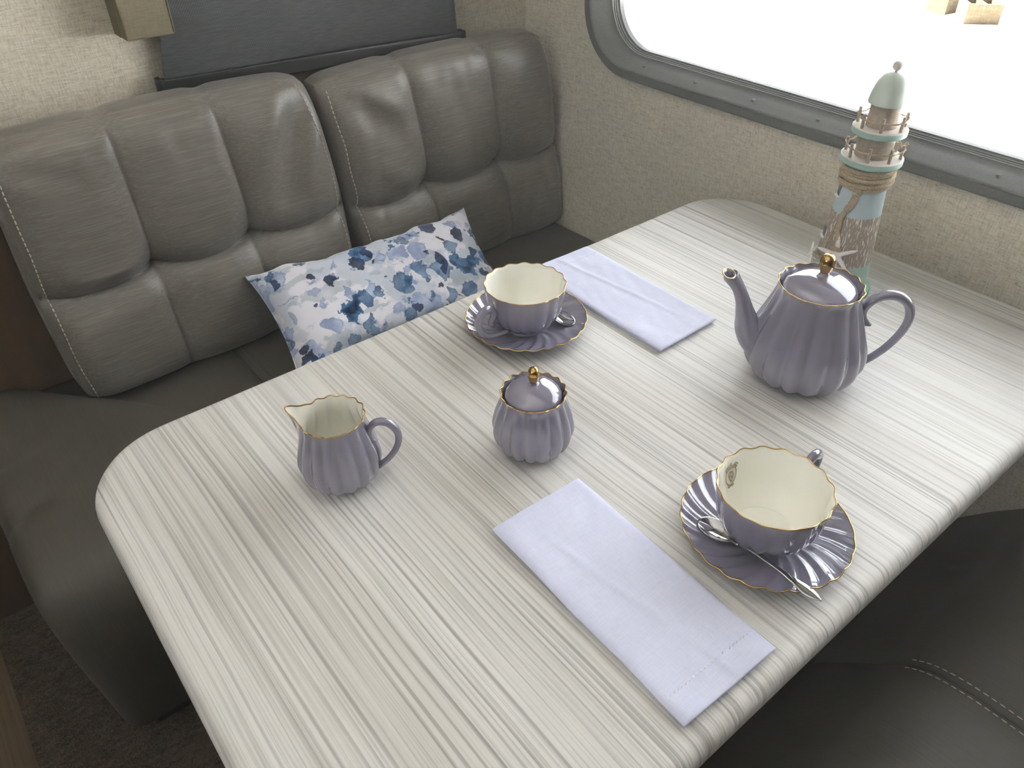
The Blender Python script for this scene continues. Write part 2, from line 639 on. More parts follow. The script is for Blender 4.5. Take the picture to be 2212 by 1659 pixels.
WIN = (-0.29, 1.156, 0.845, 1.515)        # outer edge of the dinette window frame: y0,y1,z0,z1
FL = 0.040
wall_with_hole('wall_window', 'x', WX, 0.055, Y_NEAR - 0.05, BY + 0.05, -0.05, Z_TOP, (WIN[0] + 0.012, WIN[1] - 0.012, WIN[2] + 0.012, WIN[3] - 0.012), 0.105, M['wall'])
struct('wall_back', MB().box(X_LEFT - 0.05, WX, BY, BY + 0.05, -0.05, Z_TOP), M['wall'], smooth=False)
struct('wall_near', MB().box(X_LEFT - 0.05, WX, Y_NEAR - 0.05, Y_NEAR, -0.05, Z_TOP), M['cabinet'], smooth=False)
wall_with_hole('wall_galley', 'x', X_LEFT, -0.05, Y_NEAR - 0.05, BY + 0.05, -0.05, Z_TOP, (-0.6, 0.6, 1.30, 1.80), 0.06, M['cabinet'])  # opening made for the added fill window
struct('ceiling', MB().box(X_LEFT - 0.05, WX + 0.055, Y_NEAR - 0.05, BY + 0.05, Z_TOP, Z_TOP + 0.08), M['ceiling'], smooth=False)
floor = tag(bpy.data.objects.new('floor', None), kind='structure')
COL.objects.link(floor)
for i, xx in enumerate([X_LEFT + 0.15 * q for q in range(12)]):
    x1 = min(xx + 0.1485, -0.236)
    MB().box(xx, x1, Y_NEAR, BY, -0.012, 0.0).build('plank', M['floor'], floor, smooth=False)
MB().box(X_LEFT, WX, Y_NEAR, BY, -0.05, -0.012).build('subfloor', M['trim'], floor, smooth=False)
struct('wall_aisle', MB().box(X_LEFT, 0.085, BY - 0.004, BY, 0.0, Z_TOP), M['cabinet'], smooth=False, label='brown wood panel beside the bench')
struct('trim_1', MB().box(0.085, 0.117, BY - 0.006, BY, 0.0, Z_TOP), M['trim'], smooth=False, label='dark vertical trim strip on the back wall')
cp = MB().box(-0.234, WX, Y_NEAR, BY, -0.012, 0.010).build('carpet', M['carpet'], smooth=False)
tag(cp, 'brown flecked carpet on the floor under the benches', 'carpet')


# dinette window
def window_frame():
    w = bpy.data.objects.new('window_1', None)
    COL.objects.link(w)
    tag(w, 'dark framed window with rounded corners above the table', kind='structure')
    sect = [(0.0, WX), (0.0, 1.107), (0.003, 1.1035), (0.0155, 1.1035), (0.0175, 1.1015), (0.0195, 1.1035),
            (0.0205, 1.1065), (0.025, 1.116), (0.030, 1.129), (0.034, 1.141), (0.0365, 1.1435)]
    rail = [[(0.0365, 1.1435), (0.0365, 1.147), (0.0378, 1.1475), (0.0378, 1.1515)],
            [(0.0378, 1.1515), (0.0395, 1.1515), (0.0395, 1.1565), (0.0405, 1.157)],
            [(0.0405, 1.157), (0.042, 1.157), (0.042, 1.168)]]
    def sweep(s, name):
        rows = []
        for o_, d in s:
            r = 0.118 - o_ * 0.75
            rows.append([(d, a, b) for a, b in rrect(WIN[0] + o_, WIN[1] - o_, WIN[2] + o_, WIN[3] - o_, r, 16)])
        return MB().grid(rows, close_u=True).build(name, M['frame'], w, autosmooth=40)
    sweep(sect, 'window_frame')
    for s in rail:
        sweep(s, 'track_rail')
    o_ = 0.0405
    lp = rrect(WIN[0] + o_, WIN[1] - o_, WIN[2] + o_, WIN[3] - o_, 0.085, 10)
    nn = len(lp)
    mb = MB()
    mb.add([(1.163, a, b) for a, b in lp] + [(1.1665, a, b) for a, b in lp],
           [tuple(range(nn)), tuple(range(2 * nn - 1, nn - 1, -1))] + [(i, (i + 1) % nn, nn + (i + 1) % nn, nn + i) for i in range(nn)])
    mb.build('pane', M['pane'], w, smooth=False)
    # screws on the sloping face of the frame
    ys = [1.005, 0.882, 0.759, 0.636, 0.512, 0.359, 0.235, 0.11, -0.02, -0.15]
    nrm = Vector((-0.35, 0, 0.94)).normalized()
    for i, y in enumerate(ys):
        c = Vector((1.121, y, WIN[2] + 0.0268))
        mb = MB()
        rows = []
        q = nrm.to_track_quat('Z', 'Y')
        for rr, hh in ((0.0033, -0.001), (0.0032, 0.0008), (0.0022, 0.0018), (0.0006, 0.0021)):
            rows.append([c + q @ Vector((rr * math.cos(2 * PI * j / 10), rr * math.sin(2 * PI * j / 10), hh)) for j in range(10)])
        mb.grid(rows, close_u=True)
        mb.f.append(tuple(range(30, 40)))
        mb.build('screw', M['frame'], w)
    return w


window_frame()

# unseen window added in the opposite wall for fill light (behind the viewer's left shoulder)
w2 = bpy.data.objects.new('fill_window', None)
COL.objects.link(w2)
tag(w2, 'plain unseen window added in the opposite wall for fill light', kind='structure')
rows = []
for o_, d in [(0.0, X_LEFT), (0.0, X_LEFT + 0.01), (0.03, X_LEFT + 0.01), (0.035, X_LEFT - 0.04)]:
    rows.append([(d, a, b) for a, b in rrect(-0.62 + o_, 0.62 - o_, 1.28 + o_, 1.82 - o_, 0.07, 6)])
MB().grid(rows, close_u=True).build('window_frame', M['frame'], w2, autosmooth=40)
MB().box(X_LEFT - 0.034, X_LEFT - 0.03, -0.60, 0.60, 1.30, 1.80).build('pane', M['pane'], w2, smooth=False)

# ------------------------------------------------------------------ table
TX0, TX1, TY0, TY1, TZ = 0.003, 1.066, 0.130, 0.752, 0.740


def table():
    t = thing('dinette_table', 'long pale wood-grain table with rounded corners and edges, set for tea', 'table', (0.53, 0.44, 0))
    ox, oy = 0.53, 0.44
    mb = MB()
    prof = [(0.013, TZ)]
    for i in range(1, 7):
        a = PI / 2 * i / 6
        prof.append((0.013 - 0.013 * math.sin(a), TZ - 0.013 + 0.013 * math.cos(a)))
    prof += [(0.0, TZ - 0.020)]
    for i in range(1, 6):
        a = PI / 2 * i / 5
        prof.append((0.009 - 0.009 * math.cos(a), TZ - 0.022 - 0.009 * math.sin(a)))
    rows = []
    for o_, z in prof:
        rows.append([(a - ox, b - oy, z) for a, b in rrect(TX0 + o_, TX1 - o_, TY0 + o_, TY1 - o_, 0.098 - o_, 16)])
    nr = len(rows[0])
    mb.grid(rows, close_u=True)
    mb.f.append(tuple(range(nr)))
    mb.f.append(tuple(range(len(mb.v) - 1, len(mb.v) - 1 - nr, -1)))
    mb.build('tabletop', M['table'], t, autosmooth=30)
    for xx in (0.24, 0.82):
        mb = MB()
        px, py = xx - ox, 0.0
        mb.tube([(px, py, 0.0105), (px, py, 0.709)], 0.035, 20)
        leg = mb.build('leg', M['table_leg'], t, autosmooth=40)
        MB().tube([(px, py, 0.0105), (px, py, 0.016), (px, py, 0.030)], [0.10, 0.10, 0.05], 24).build('floor_plate', M['table_leg'], leg, autosmooth=40)
        MB().tube([(px, py, 0.690), (px, py, 0.7085)], [0.05, 0.09], 24).build('top_plate', M['table_leg'], leg, autosmooth=40)
    return t


table()


# ------------------------------------------------------------------ upholstery
def bench(name, label, prof, x0, x1, seams, fold, stitch_mat, base_box, end_bulge=0.0, stitch_z=0.0):
    """prof: list of (y, z) from the back of the seat over the front edge to the bottom"""
    t = thing(name, label, 'bench')
    P = cr(prof, 10)
    n = len(P)
    xs = [x0 + 0.0008]
    rr = 0.035
    xs += [x0 + rr * (1 - math.cos(PI / 2 * i / 7)) for i in range(1, 8)]
    step = 0.006
    while xs[-1] + step < x1:
        xs.append(xs[-1] + step)
    xs.append(x1)
    # normals of the profile (pointing outwards)
    cen = (sum(p[0] for p in P) / n, sum(p[1] for p in P) / n)
    rows = []
    def surf(x, i):
        y, z = P[i]
        a, b = P[max(0, i - 1)], P[min(n - 1, i + 1)]
        ny, nz = -(b[1] - a[1]), (b[0] - a[0])
        L = math.hypot(ny, nz) or 1
        ny, nz = ny / L, nz / L
        if (y - cen[0]) * ny + (z - cen[1]) * nz < 0:
            ny, nz = -ny, -nz
        d = 0.0
        e = x - x0
        if e < rr:
            d -= rr - math.sqrt(max(0, rr * rr - (rr - e) ** 2))
        for s in seams:
            d -= 0.006 * math.exp(-((x - s) / 0.0035) ** 2) + 0.006 * math.exp(-((x - s) / 0.03) ** 2)
        d += 0.006 * math.sin((x - x0) / (x1 - x0) * PI)
        d += 0.004 * (mnoise.noise(Vector((x * 7, y * 7, z * 7))))
        d += fold(x, y, z)
        xo = x
        if e < 0.2:
            xo += end_bulge * (1 - e / 0.2) * (1 - z / 0.46)
        return (xo, y + ny * d, z + nz * d)
    for x in xs:
        rows.append([surf(x, i) for i in range(n)])
    mb = MB()
    mb.grid(rows)
    m = len(xs)
    mb.f.append(tuple(range(n)))
    mb.f.append(tuple((m - 1) * n + i for i in reversed(range(n))))
    # underside
    mb.f.append(tuple([q * n + n - 1 for q in range(m)] + [q * n for q in reversed(range(m))]))
    mb.build('seat', M['bench'], t, autosmooth=50)
    # twin rows of stitches along every seam
    mb = MB()
    for s in seams:
        for off in (-0.0085, 0.0085):
            acc = 0.0
            for i in range(1, n):
                if P[i][1] < stitch_z:
                    break
                a, b = Vector(surf(s + off, i - 1)), Vector(surf(s + off, i))
                L = (b - a).length
                while acc < L:
                    p = a.lerp(b, acc / L) if L else a
                    dv = (b - a).normalized()
                    mb.tube([p - dv * 0.0030, p, p + dv * 0.0030], [0.0005, 0.0008, 0.0005], 5)
                    acc += 0.0092
                acc -= L
    st = mb.build('stitching', stitch_mat, t)
    st['kind'] = 'stuff'
    MB().box(*base_box).build('plinth', M['trim'], t, smooth=False)
    return t


def fold_left(x, y, z):
    # loose cover: a diagonal step from the back corner forwards, front side riding higher
    if z < 0.40:
        return 0.0
    # signed distance in front of the line (-0.034,1.376)-(0.186,1.098)
    dx, dy = 0.22, -0.278
    L = math.hypot(dx, dy)
    s = ((x + 0.034) * dy - (y - 1.376) * dx) / L
    fade = 1 - sstep(0.16, 0.34, x)
    crease = 0.0
    for (yy, dep) in ((1.02, 0.007), (1.155, 0.006)):
        crease -= dep * math.exp(-((y - yy - 0.25 * (x + 0.1)) / 0.014) ** 2) * (1 - sstep(-0.06, 0.06, x))
    return (0.028 * sstep(-0.010, 0.020, s) - 0.018 * sstep(0.03, 0.12, s)) * fade - 0.008 * fade + crease


bench('dinette_bench', 'taupe upholstered bench seat under the window shade, holding two back cushions',
      [(1.335, 0.468), (1.24, 0.474), (1.10, 0.478), (0.98, 0.474), (0.905, 0.460), (0.862, 0.425), (0.845, 0.36), (0.850, 0.27), (0.866, 0.17), (0.880, 0.095)],
      -0.108, WX - 0.003, (0.325, 0.70), fold_left, M['thread_dark'], (-0.05, WX - 0.003, 0.93, 1.335, 0.0105, 0.465), 0.022)
bench('dinette_bench', 'taupe upholstered bench seat with a twin-stitched seam, lower right beside the table',
      [(-0.445, 0.466), (-0.30, 0.474), (-0.15, 0.479), (0.0, 0.478), (0.072, 0.470), (0.110, 0.450), (0.142, 0.412), (0.190, 0.360), (0.236, 0.290), (0.252, 0.180), (0.252, 0.095)],
      -0.108, WX - 0.003, (0.325, 0.70), lambda x, y, z: 0.0, M['thread'], (-0.05, WX - 0.003, -0.445, 0.10, 0.0105, 0.40), 0.022, 0.445)


def back_cushion(label, x0, x1, z0, z1, us, vs, shear, folds, corner_lift=0.0, seed=0.0):
    """loose tufted back cushion: three columns by two rows"""
    t = thing('back_cushion', label, 'cushion', group='tufted back cushions')
    YF, YB = 1.222, 1.311
    Wd, Hh = x1 - x0, z1 - z0
    NU, NV = 150, 130
    ub = [0.0] + list(us) + [1.0]
    def front(u, v):
        # nearly rectangular outline with softened corners
        cu, cv = 2 * u - 1, 2 * v - 1
        x = x0 + Wd * u
        z = z0 + Hh * v
        x -= 0.007 * cu * abs(cu) ** 7 * abs(cv) ** 8
        z -= 0.010 * cv * abs(cv) ** 7 * abs(cu) ** 12
        z += 0.006 * (1 - cu * cu) * max(0.0, cv) ** 3
        z -= 0.004 * math.exp(-((u - us[0]) / 0.03) ** 2) * max(0.0, cv) ** 6 + 0.004 * math.exp(-((u - us[1]) / 0.03) ** 2) * max(0.0, cv) ** 6
        x += shear(u, v)
        E = (max(0.0, 1 - abs(cu) ** 12) ** 0.55) * (max(0.0, 1 - abs(cv) ** 11) ** 0.6)
        d = 0.036 * E
        # puff of each cell, creased at the seams
        sag = vs - 0.030 * math.sin(min(1.0, max(0.0, (u * 3) % 1.0)) * PI)
        for i in range(3):
            if ub[i] <= u <= ub[i + 1]:
                a = (u - ub[i]) / (ub[i + 1] - ub[i])
                break
        pu = 1.0
        if i > 0:
            pu *= 1 - math.exp(-a / 0.13)
        if i < 2:
            pu *= 1 - math.exp(-(1 - a) / 0.13)
        dvv = abs(v - sag) * Hh
        pv = 1 - math.exp(-dvv / 0.022)
        wv = 0.45 + 0.55 * sstep(0.0, 0.25, min(1 - v, 0.25) + 0.05)
        d += 0.024 * (pv - 1) * E ** 0.3 + 0.013 * (pu - 1) * wv * E ** 0.3
        # narrow sewn line
        for s_ in us:
            d -= 0.0032 * math.exp(-((u - s_) * Wd / 0.0022) ** 2) * E ** 0.3
        d -= 0.0045 * math.exp(-(dvv / 0.0026) ** 2) * E ** 0.3
        for s_ in us:                                   # tufts
            q = ((u - s_) * Wd) ** 2 + ((v - vs) * Hh) ** 2
            d -= 0.012 * math.exp(-q / 0.0011)
        for (a0, b0, a1, b1, amp, wd) in folds:
            px, pz, qx, qz = a0 * Wd, b0 * Hh, a1 * Wd, b1 * Hh
            rx, rz = u * Wd, v * Hh
            LL = (qx - px) ** 2 + (qz - pz) ** 2
            tt = max(0.0, min(1.0, ((rx - px) * (qx - px) + (rz - pz) * (qz - pz)) / LL))
            dd = math.hypot(rx - px - tt * (qx - px), rz - pz - tt * (qz - pz))
            d += amp * math.exp(-(dd / wd) ** 2) * math.sin(PI * min(1.0, 0.12 + 0.88 * tt)) ** 0.7 * E ** 0.5
        d += (0.0042 * mnoise.noise(Vector((x * 13, z * 9, seed))) + 0.0016 * mnoise.noise(Vector((x * 42, z * 15, seed + 4)))) * E
        return Vector((x, YF - d + 0.030 * max(0.0, v) ** 2.2, z))
    def gu(i, N):
        # denser towards the edges
        a = i / N
        return 0.5 - 0.5 * math.cos(PI * a) if False else a
    rows = [[front(gu(i, NU), j / NV) for i in range(NU + 1)] for j in range(NV + 1)]
    mb = MB()
    mb.grid(rows, flip=True)
    # perimeter -> boxing -> back
    per = [(0, i) for i in range(NU)] + [(j, NU) for j in range(NV)] + [(NV, NU - i) for i in range(NU)] + [(NV - j, 0) for j in range(NV)]
    base = [rows[j][i] for j, i in per]
    cx, cz = sum(p.x for p in base) / len(base), sum(p.z for p in base) / len(base)
    loops = []
    for f_, out in ((0.0, 0.0), (0.02, 0.003), (0.25, 0.004), (0.5, 0.006), (0.75, 0.004), (1.0, -0.004)):
        lp = []
        for p in base:
            d = Vector((p.x - cx, 0, p.z - cz)).normalized()
            yb = YB
            q = Vector((p.x, p.y + (yb - p.y) * f_, p.z)) + d * out
            q.z = max(q.z, z0)
            q.x = min(q.x, WX - 0.002)
            lp.append(q)
        loops.append(lp)
    mb.grid(loops, close_u=True)
    o = len(mb.v)
    mb.f.append(tuple(o - len(base) + i for i in range(len(base))))
    # weld the seam between front grid and boxing
    ob = mb.build('cushion_cover', M['uph'], t)
    bm = bmesh.new()
    bm.from_mesh(ob.data)
    bmesh.ops.remove_doubles(bm, verts=bm.verts, dist=1e-5)
    bmesh.ops.recalc_face_normals(bm, faces=bm.faces)
    bm.to_mesh(ob.data)
    bm.free()
    # contrast topstitching near both side edges
    for side in (0, 1):
        mb = MB()
        uu = 0.020 if side == 0 else 0.976
        path = []
        for j in range(0, 401):
            v = 0.02 + 0.965 * j / 400
            w = uu + 0.006 * mnoise.noise(Vector((v * 6, side * 3.0 + seed, 0))) - (0.030 * max(0.0, v - 0.3) ** 1.5 if side == 1 and seed < 2 else 0.0)
            p = front(w, v)
            path.append(p + Vector((0, -0.0007, 0)))
        acc = 0.0
        for a, b in zip(path, path[1:]):
            L = (b - a).length
            while acc < L:
                p = a.lerp(b, acc / L)
                dv = (b - a).normalized()
                mb.tube([p - dv * 0.0029, p, p + dv * 0.0029], [0.0007, 0.0012, 0.0007], 5)
                acc += 0.0083
            acc -= L
        s = mb.build('stitching', M['thread'], t)
        s['kind'] = 'stuff'
    return t


back_cushion('taupe tufted back cushion on the left of the bench, behind the pillow\'s left end',
             0.066, 0.583, 0.482, 0.908, (0.335, 0.655), 0.47, lambda u, v: (-0.008 - 0.030 * (u - 0.5)) * (max(0.0, v - 0.47) / 0.53) ** 1.4 + 0.010 * max(0.0, 0.47 - v),
             [(0.97, 1.0, 0.76, 0.56, -0.012, 0.022), (0.99, 0.86, 0.84, 0.60, 0.008, 0.020), (0.88, 1.0, 0.72, 0.7, 0.009, 0.022),
              (0.10, 0.52, 0.33, 0.50, 0.007, 0.018), (0.06, 0.38, 0.28, 0.43, -0.006, 0.016),
              (0.36, 0.86, 0.50, 0.52, -0.003, 0.03), (0.02, 0.95, 0.25, 0.83, -0.004, 0.02)], seed=1.3)
back_cushion('taupe tufted back cushion in the corner beside the window wall',
             0.608, 1.110, 0.482, 0.894, (0.335, 0.690), 0.46, lambda u, v: -0.044 * (v - 0.30),
             [(0.03, 0.98, 0.26, 0.70, -0.006, 0.026), (0.10, 0.98, 0.30, 0.80, 0.005, 0.02), (0.12, 0.60, 0.30, 0.50, 0.005, 0.02),
              (0.72, 0.94, 0.9, 0.6, 0.004, 0.04)], seed=5.1)


# ------------------------------------------------------------------ throw pillow
def pillow():
    TL, TR = Vector((0.369, 1.193, 0.628)), Vector((0.806, 1.158, 0.632))
    BL, BR = Vector((0.348, 1.005, 0.500)), Vector((0.792, 0.968, 0.500))
    o_ = (TL + TR + BL + BR) / 4
    ex = (TR - TL).normalized()
    ey = ((TL + TR) / 2 - (BL + BR) / 2).normalized()
    ez = ex.cross(ey).normalized()
    ey = ez.cross(ex).normalized()
    Wd = (TR - TL).length / 2
    Hh = ((TL + TR) / 2 - (BL + BR) / 2).length / 2
    N, K = 72, 48
    t = thing('throw_pillow', 'white lumbar pillow with blue watercolour flower print on the bench', 'pillow', o_)
    t.matrix_world = Matrix((tuple(ex) + (0,), tuple(ey) + (0,), tuple(ez) + (0,), (0, 0, 0, 1))).transposed()
    t.location = o_
    def pt(u, v, s):
        # sides drawn in between the pointed corners
        x = Wd * u * (1 - 0.065 * (1 - v * v) * abs(u) ** 3)
        y = Hh * v * (1 - 0.20 * (1 - abs(u) ** 2.4) * abs(v) ** 2.5)
        e = (max(0, 1 - u ** 4) ** 0.62) * (max(0, 1 - v ** 4) ** 0.62)
        h = (0.050 if s > 0 else 0.026) * e
        # gathers along the seam
        g = math.sin(u * 34 + 2.0 * mnoise.noise(Vector((u * 3, v, 1)))) * 0.0022 * abs(v) ** 4 + math.sin(v * 22 + u) * 0.002 * abs(u) ** 5
        h += (g + 0.0055 * mnoise.noise(Vector((u * 3.5, v * 2.4, 2.2 + s))) + 0.0026 * mnoise.noise(Vector((u * 9, v * 6, 4.1)))) * min(1.0, e * 3)
        y += 0.010 * mnoise.noise(Vector((u * 4.3, 0.7, v * 0.6))) * abs(v) ** 3
        return (x, y, s * h)
    mb = MB()
    for s in (1, -1):
        mb.grid([[pt(-1 + 2 * i / N, -1 + 2 * j / K, s) for i in range(N + 1)] for j in range(K + 1)], flip=(s < 0))
    ob = mb.build('pillow_cover', M['print'], t)
    bm = bmesh.new()
    bm.from_mesh(ob.data)
    bmesh.ops.remove_doubles(bm, verts=bm.verts, dist=1e-6)
    bmesh.ops.recalc_face_normals(bm, faces=bm.faces)
    bm.to_mesh(ob.data)
    bm.free()
    # sewn seam around the edge
    path = [pt(-1 + 2 * i / 60, -1, 0) for i in range(60)] + [pt(1, -1 + 2 * i / 30, 0) for i in range(30)] + \
           [pt(1 - 2 * i / 60, 1, 0) for i in range(60)] + [pt(-1, 1 - 2 * i / 30, 0) for i in range(30)]
    MB().tube(path, 0.0016, 6, closed=True, up=(0, 0, 1)).build('edge_seam', M['print'], t)
    return t


pillow()


# ------------------------------------------------------------------ roller shade and box
def shade():
    t = thing('roller_shade', 'charcoal woven roller shade pulled down on the back wall', 'shade')
    # the shade hangs a little askew
    def pos(u, w, dy=0.0):
        x = 0.357 + (0.926 - 0.357) * u
        zb = 0.913 - 0.021 * u
        z = zb + w
        x += 0.030 * w * (1 - u) / 0.1 * 0.6 - 0.006 * w / 0.1 * u
        return (x, BY - 0.016 - 0.004 * math.sin(u * PI * 2.3 + 0.6) * math.exp(-w * 3) + dy, z)
    for_rows = []
    mb = MB()
    for dy in (0.0, 0.0012):
        mb.grid([[pos(i / 40, 0.012 + 0.5 * j / 20, dy) for i in range(41)] for j in range(21)])
    mb.build('shade_fabric', M['shade'], t)
    mb = MB()
    a, b = Vector(pos(-0.013, 0.003)), Vector(pos(1.013, 0.003))
    sect = [(-0.0085, 0.011), (-0.0095, 0.007), (-0.0095, -0.010), (-0.006, -0.013), (0.004, -0.013), (0.006, 0.011)]
    mb.grid([[p + Vector((0, dy, dz)) for dy, dz in sect] for p in (a, b)], close_u=True)
    mb.f.append(tuple(range(len(sect))))
    mb.f.append(tuple(range(len(sect), 2 * len(sect))))
    bar = mb.build('bottom_bar', M['black_plastic'], t, smooth=False)
    for p in (a, b):
        MB().box(p.x - 0.004, p.x + 0.004, p.y - 0.012, p.y + 0.008, p.z - 0.016, p.z + 0.014).build('end_cap', M['black_plastic'], bar, smooth=False, bevel=0.002)
    MB().tube([a + Vector((0.004, -0.0095, 0.0105)), b + Vector((-0.004, -0.0095, 0.0105))], 0.0012, 6).build('bar_lip', M['frame'], bar)
    return t


shade()
bx = thing('valance_box', 'narrow beige fabric-wrapped box on the wall at the shade\'s left edge', 'valance', (0.347, 1.31, 0.998))
MB().box(-0.035, 0.035, -0.030, 0.0005, 0.0, 0.6).build('box_body', M['box'], bx, smooth=False, bevel=0.0025)
MB().box(-0.035, -0.005, 0.0, 0.0295, 0.0, 0.6).build('wall_bracket', M['box'], bx, smooth=False)
MB().tube([(0.0345, -0.0295, 0.003), (0.0345, -0.0295, 0.598)], 0.0016, 6).build('edge_piping', M['box'], bx)


# ------------------------------------------------------------------ porcelain
def lobe(th, n):
    c = math.cos(n * th / 2)
    return math.sqrt(0.975 * c * c + 0.025)


def ring(r, z, a, w, n, seg, ph=0.0, warp=None):
    out = []
    for i in range(seg):
        th = 2 * PI * i / seg
        L = lobe(th - ph, n)
        if w > 0:                                     # softer waves towards the rim
            q = min(1.0, w / 0.0012)
            L = L * (1 - q) + (0.62 + 0.38 * math.cos(n * (th - ph))) * q
        rr = r * (1 - a * (1 - L))
        p = Vector((rr * math.cos(th), rr * math.sin(th), z + w * (L - 0.62)))
        if warp:
            p = warp(p, th)
        out.append(p)
    return out


def lathe(prof, n, seg=192, k_=5, cap_first=True, cap_last=False, ph=0.0, warp=None, mb=None):
    P = cr(prof, k_)
    rows = [ring(max(p[0], 1e-5), p[1], p[2], p[3], n, seg, ph, warp) for p in P]
    mb = mb or MB()
    o = len(mb.v)
    mb.grid(rows, close_u=True)
    if cap_first:
        mb.f.append(tuple(o + i for i in range(seg)))
    if cap_last:
        e = len(mb.v) - seg
        mb.f.append(tuple(e + i for i in range(seg)))
    return mb


def gold_rim(r, z, a, w, n, parent, ph=0.0, warp=None, rad=0.0007, name='gold_rim'):
    path = ring(r, z, a, w, n, 240, ph, warp)
    return MB().tube(path, rad, 6, closed=True).build(name, M['gold'], parent)


def az_path(az, pts):
    c, s = math.cos(az), math.sin(az)
    return [(d * c, d * s, z) for d, z in pts]


def handle(az, pts, rad, parent, sides=12, aspect=1.25, taper=True):
    P = cr([p + (r_,) for p, r_ in zip(pts, rad)], 7)
    path = az_path(az, [(p[0], p[1]) for p in P])
    side = (-math.sin(az), math.cos(az), 0)
    return MB().tube(path, [p[2] for p in P], sides, aspect=1 / aspect, up=side).build('handle', M['lav'], parent)


def knob(parent, z0, r, h, name='knob'):
    prof = [(0.45, 0.0), (0.62, 0.10), (0.80, 0.26), (0.97, 0.48), (0.98, 0.62), (0.84, 0.83), (0.52, 0.955), (0.16, 0.998), (0.0, 1.0)]
    mb = lathe([(r * a, z0 + h * b, 0, 0) for a, b in prof], 1, 40, 4)
    return mb.build(name, M['gold'], parent)


def teapot():
    t = thing('teapot', 'lavender fluted porcelain teapot with gold rim and gold-knobbed lid', 'teapot', (0.714, 0.356, TZ + 0.0006))
    n = 16
    prof = [(0.040, 0.0, 0.06, 0), (0.0475, 0.0025, 0.08, 0), (0.058, 0.011, 0.10, 0), (0.0658, 0.025, 0.105, 0), (0.0675, 0.038, 0.10, 0),
            (0.0650, 0.054, 0.09, 0), (0.0590, 0.071, 0.075, 0), (0.0522, 0.089, 0.06, 0), (0.0470, 0.104, 0.05, 0), (0.0447, 0.114, 0.045, 0.0004),
            (0.0455, 0.1215, 0.045, 0.0016)]
    lathe(prof, n).build('body', M['lav'], t)
    inn = [(0.0451, 0.1212, 0.045, 0.0016), (0.0428, 0.117, 0.04, 0.001), (0.0408, 0.112, 0.02, 0), (0.0400, 0.108, 0, 0)]
    lathe(inn, n, cap_first=False).build('inner_collar', M['lav'], t)
    gold_rim(0.0454, 0.1218, 0.045, 0.0016, n, t)
    # lid
    lid = [(0.0398, 0.1105, 0, 0), (0.0397, 0.1135, 0, 0), (0.0385, 0.1175, 0, 0), (0.034, 0.1225, 0, 0), (0.025, 0.1277, 0, 0), (0.014, 0.1312, 0, 0), (0.0072, 0.1325, 0, 0), (0.0052, 0.1338, 0, 0), (0.0048, 0.1365, 0, 0)]
    lo = lathe(lid, 1, 96, 5, cap_last=True).build('lid', M['lav'], t)
    knob(lo, 0.1355, 0.0086, 0.0225)
    az = math.radians(132)
    sp = [(0.036, 0.036, 0.0205), (0.054, 0.043, 0.0215), (0.0660, 0.0580, 0.0180), (0.0730, 0.0770, 0.0128), (0.0790, 0.0950, 0.0094), (0.0865, 0.1105, 0.0084), (0.0950, 0.1225, 0.0098), (0.0985, 0.1265, 0.0108)]
    P = cr(sp, 8)
    path = az_path(az, [(p[0], p[1]) for p in P])
    side = (-math.sin(az), math.cos(az), 0)
    mb = MB()
    S = 24
    mb.tube(path, [p[2] for p in P], S, aspect=0.88, up=side, caps=False)
    # level the mouth and turn it inwards
    c, s_ = math.cos(az), math.sin(az)
    rows_n = len(path)
    mouth = []
    for q in range(6):
        ri = rows_n - 1 - q
        for j in range(S):
            x, y, z = mb.v[ri * S + j]
            d = x * c + y * s_
            zt = 0.1265 + 0.12 * (d - 0.0985) - q * 0.0010
            f_ = (1 - q / 6) ** 1.0
            mb.v[ri * S + j] = (x, y, z * (1 - f_) + zt * f_)
    lip = [Vector(mb.v[(rows_n - 1) * S + j]) for j in range(S)]
    cen = sum(lip, Vector()) / S
    r2 = [[cen + (p - cen) * f_ + Vector((-c * dd, -s_ * dd, dz)) for p in lip] for f_, dd, dz in ((1.0, 0, 0), (0.86, 0.0, 0.0002), (0.72, 0.0, -0.002), (0.6, 0.004, -0.010), (0.5, 0.010, -0.020))]
    spout = mb.build('spout', M['lav'], t)
    mi = MB().grid(r2, close_u=True)
    mi.f.append(tuple(len(mi.v) - S + j for j in range(S)))
    mi.build('spout_mouth', M['lav'], spout)
    MB().tube(lip, 0.0008, 6, closed=True).build('gold_lip', M['gold'], spout)
    handle(math.radians(-46), [(0.0640, 0.0735), (0.0590, 0.0755), (0.0535, 0.083), (0.0520, 0.0935), (0.0575, 0.1045), (0.0690, 0.1120), (0.0835, 0.1115), (0.0955, 0.1030), (0.1015, 0.0880),
                               (0.1000, 0.0700), (0.0910, 0.0490), (0.0775, 0.0310), (0.0620, 0.0180)],
           [0.0022, 0.0038, 0.0042, 0.0050, 0.0056, 0.0060, 0.0060, 0.0058, 0.0055, 0.0050, 0.0047, 0.0046, 0.0050], t, aspect=1.1)
    return t


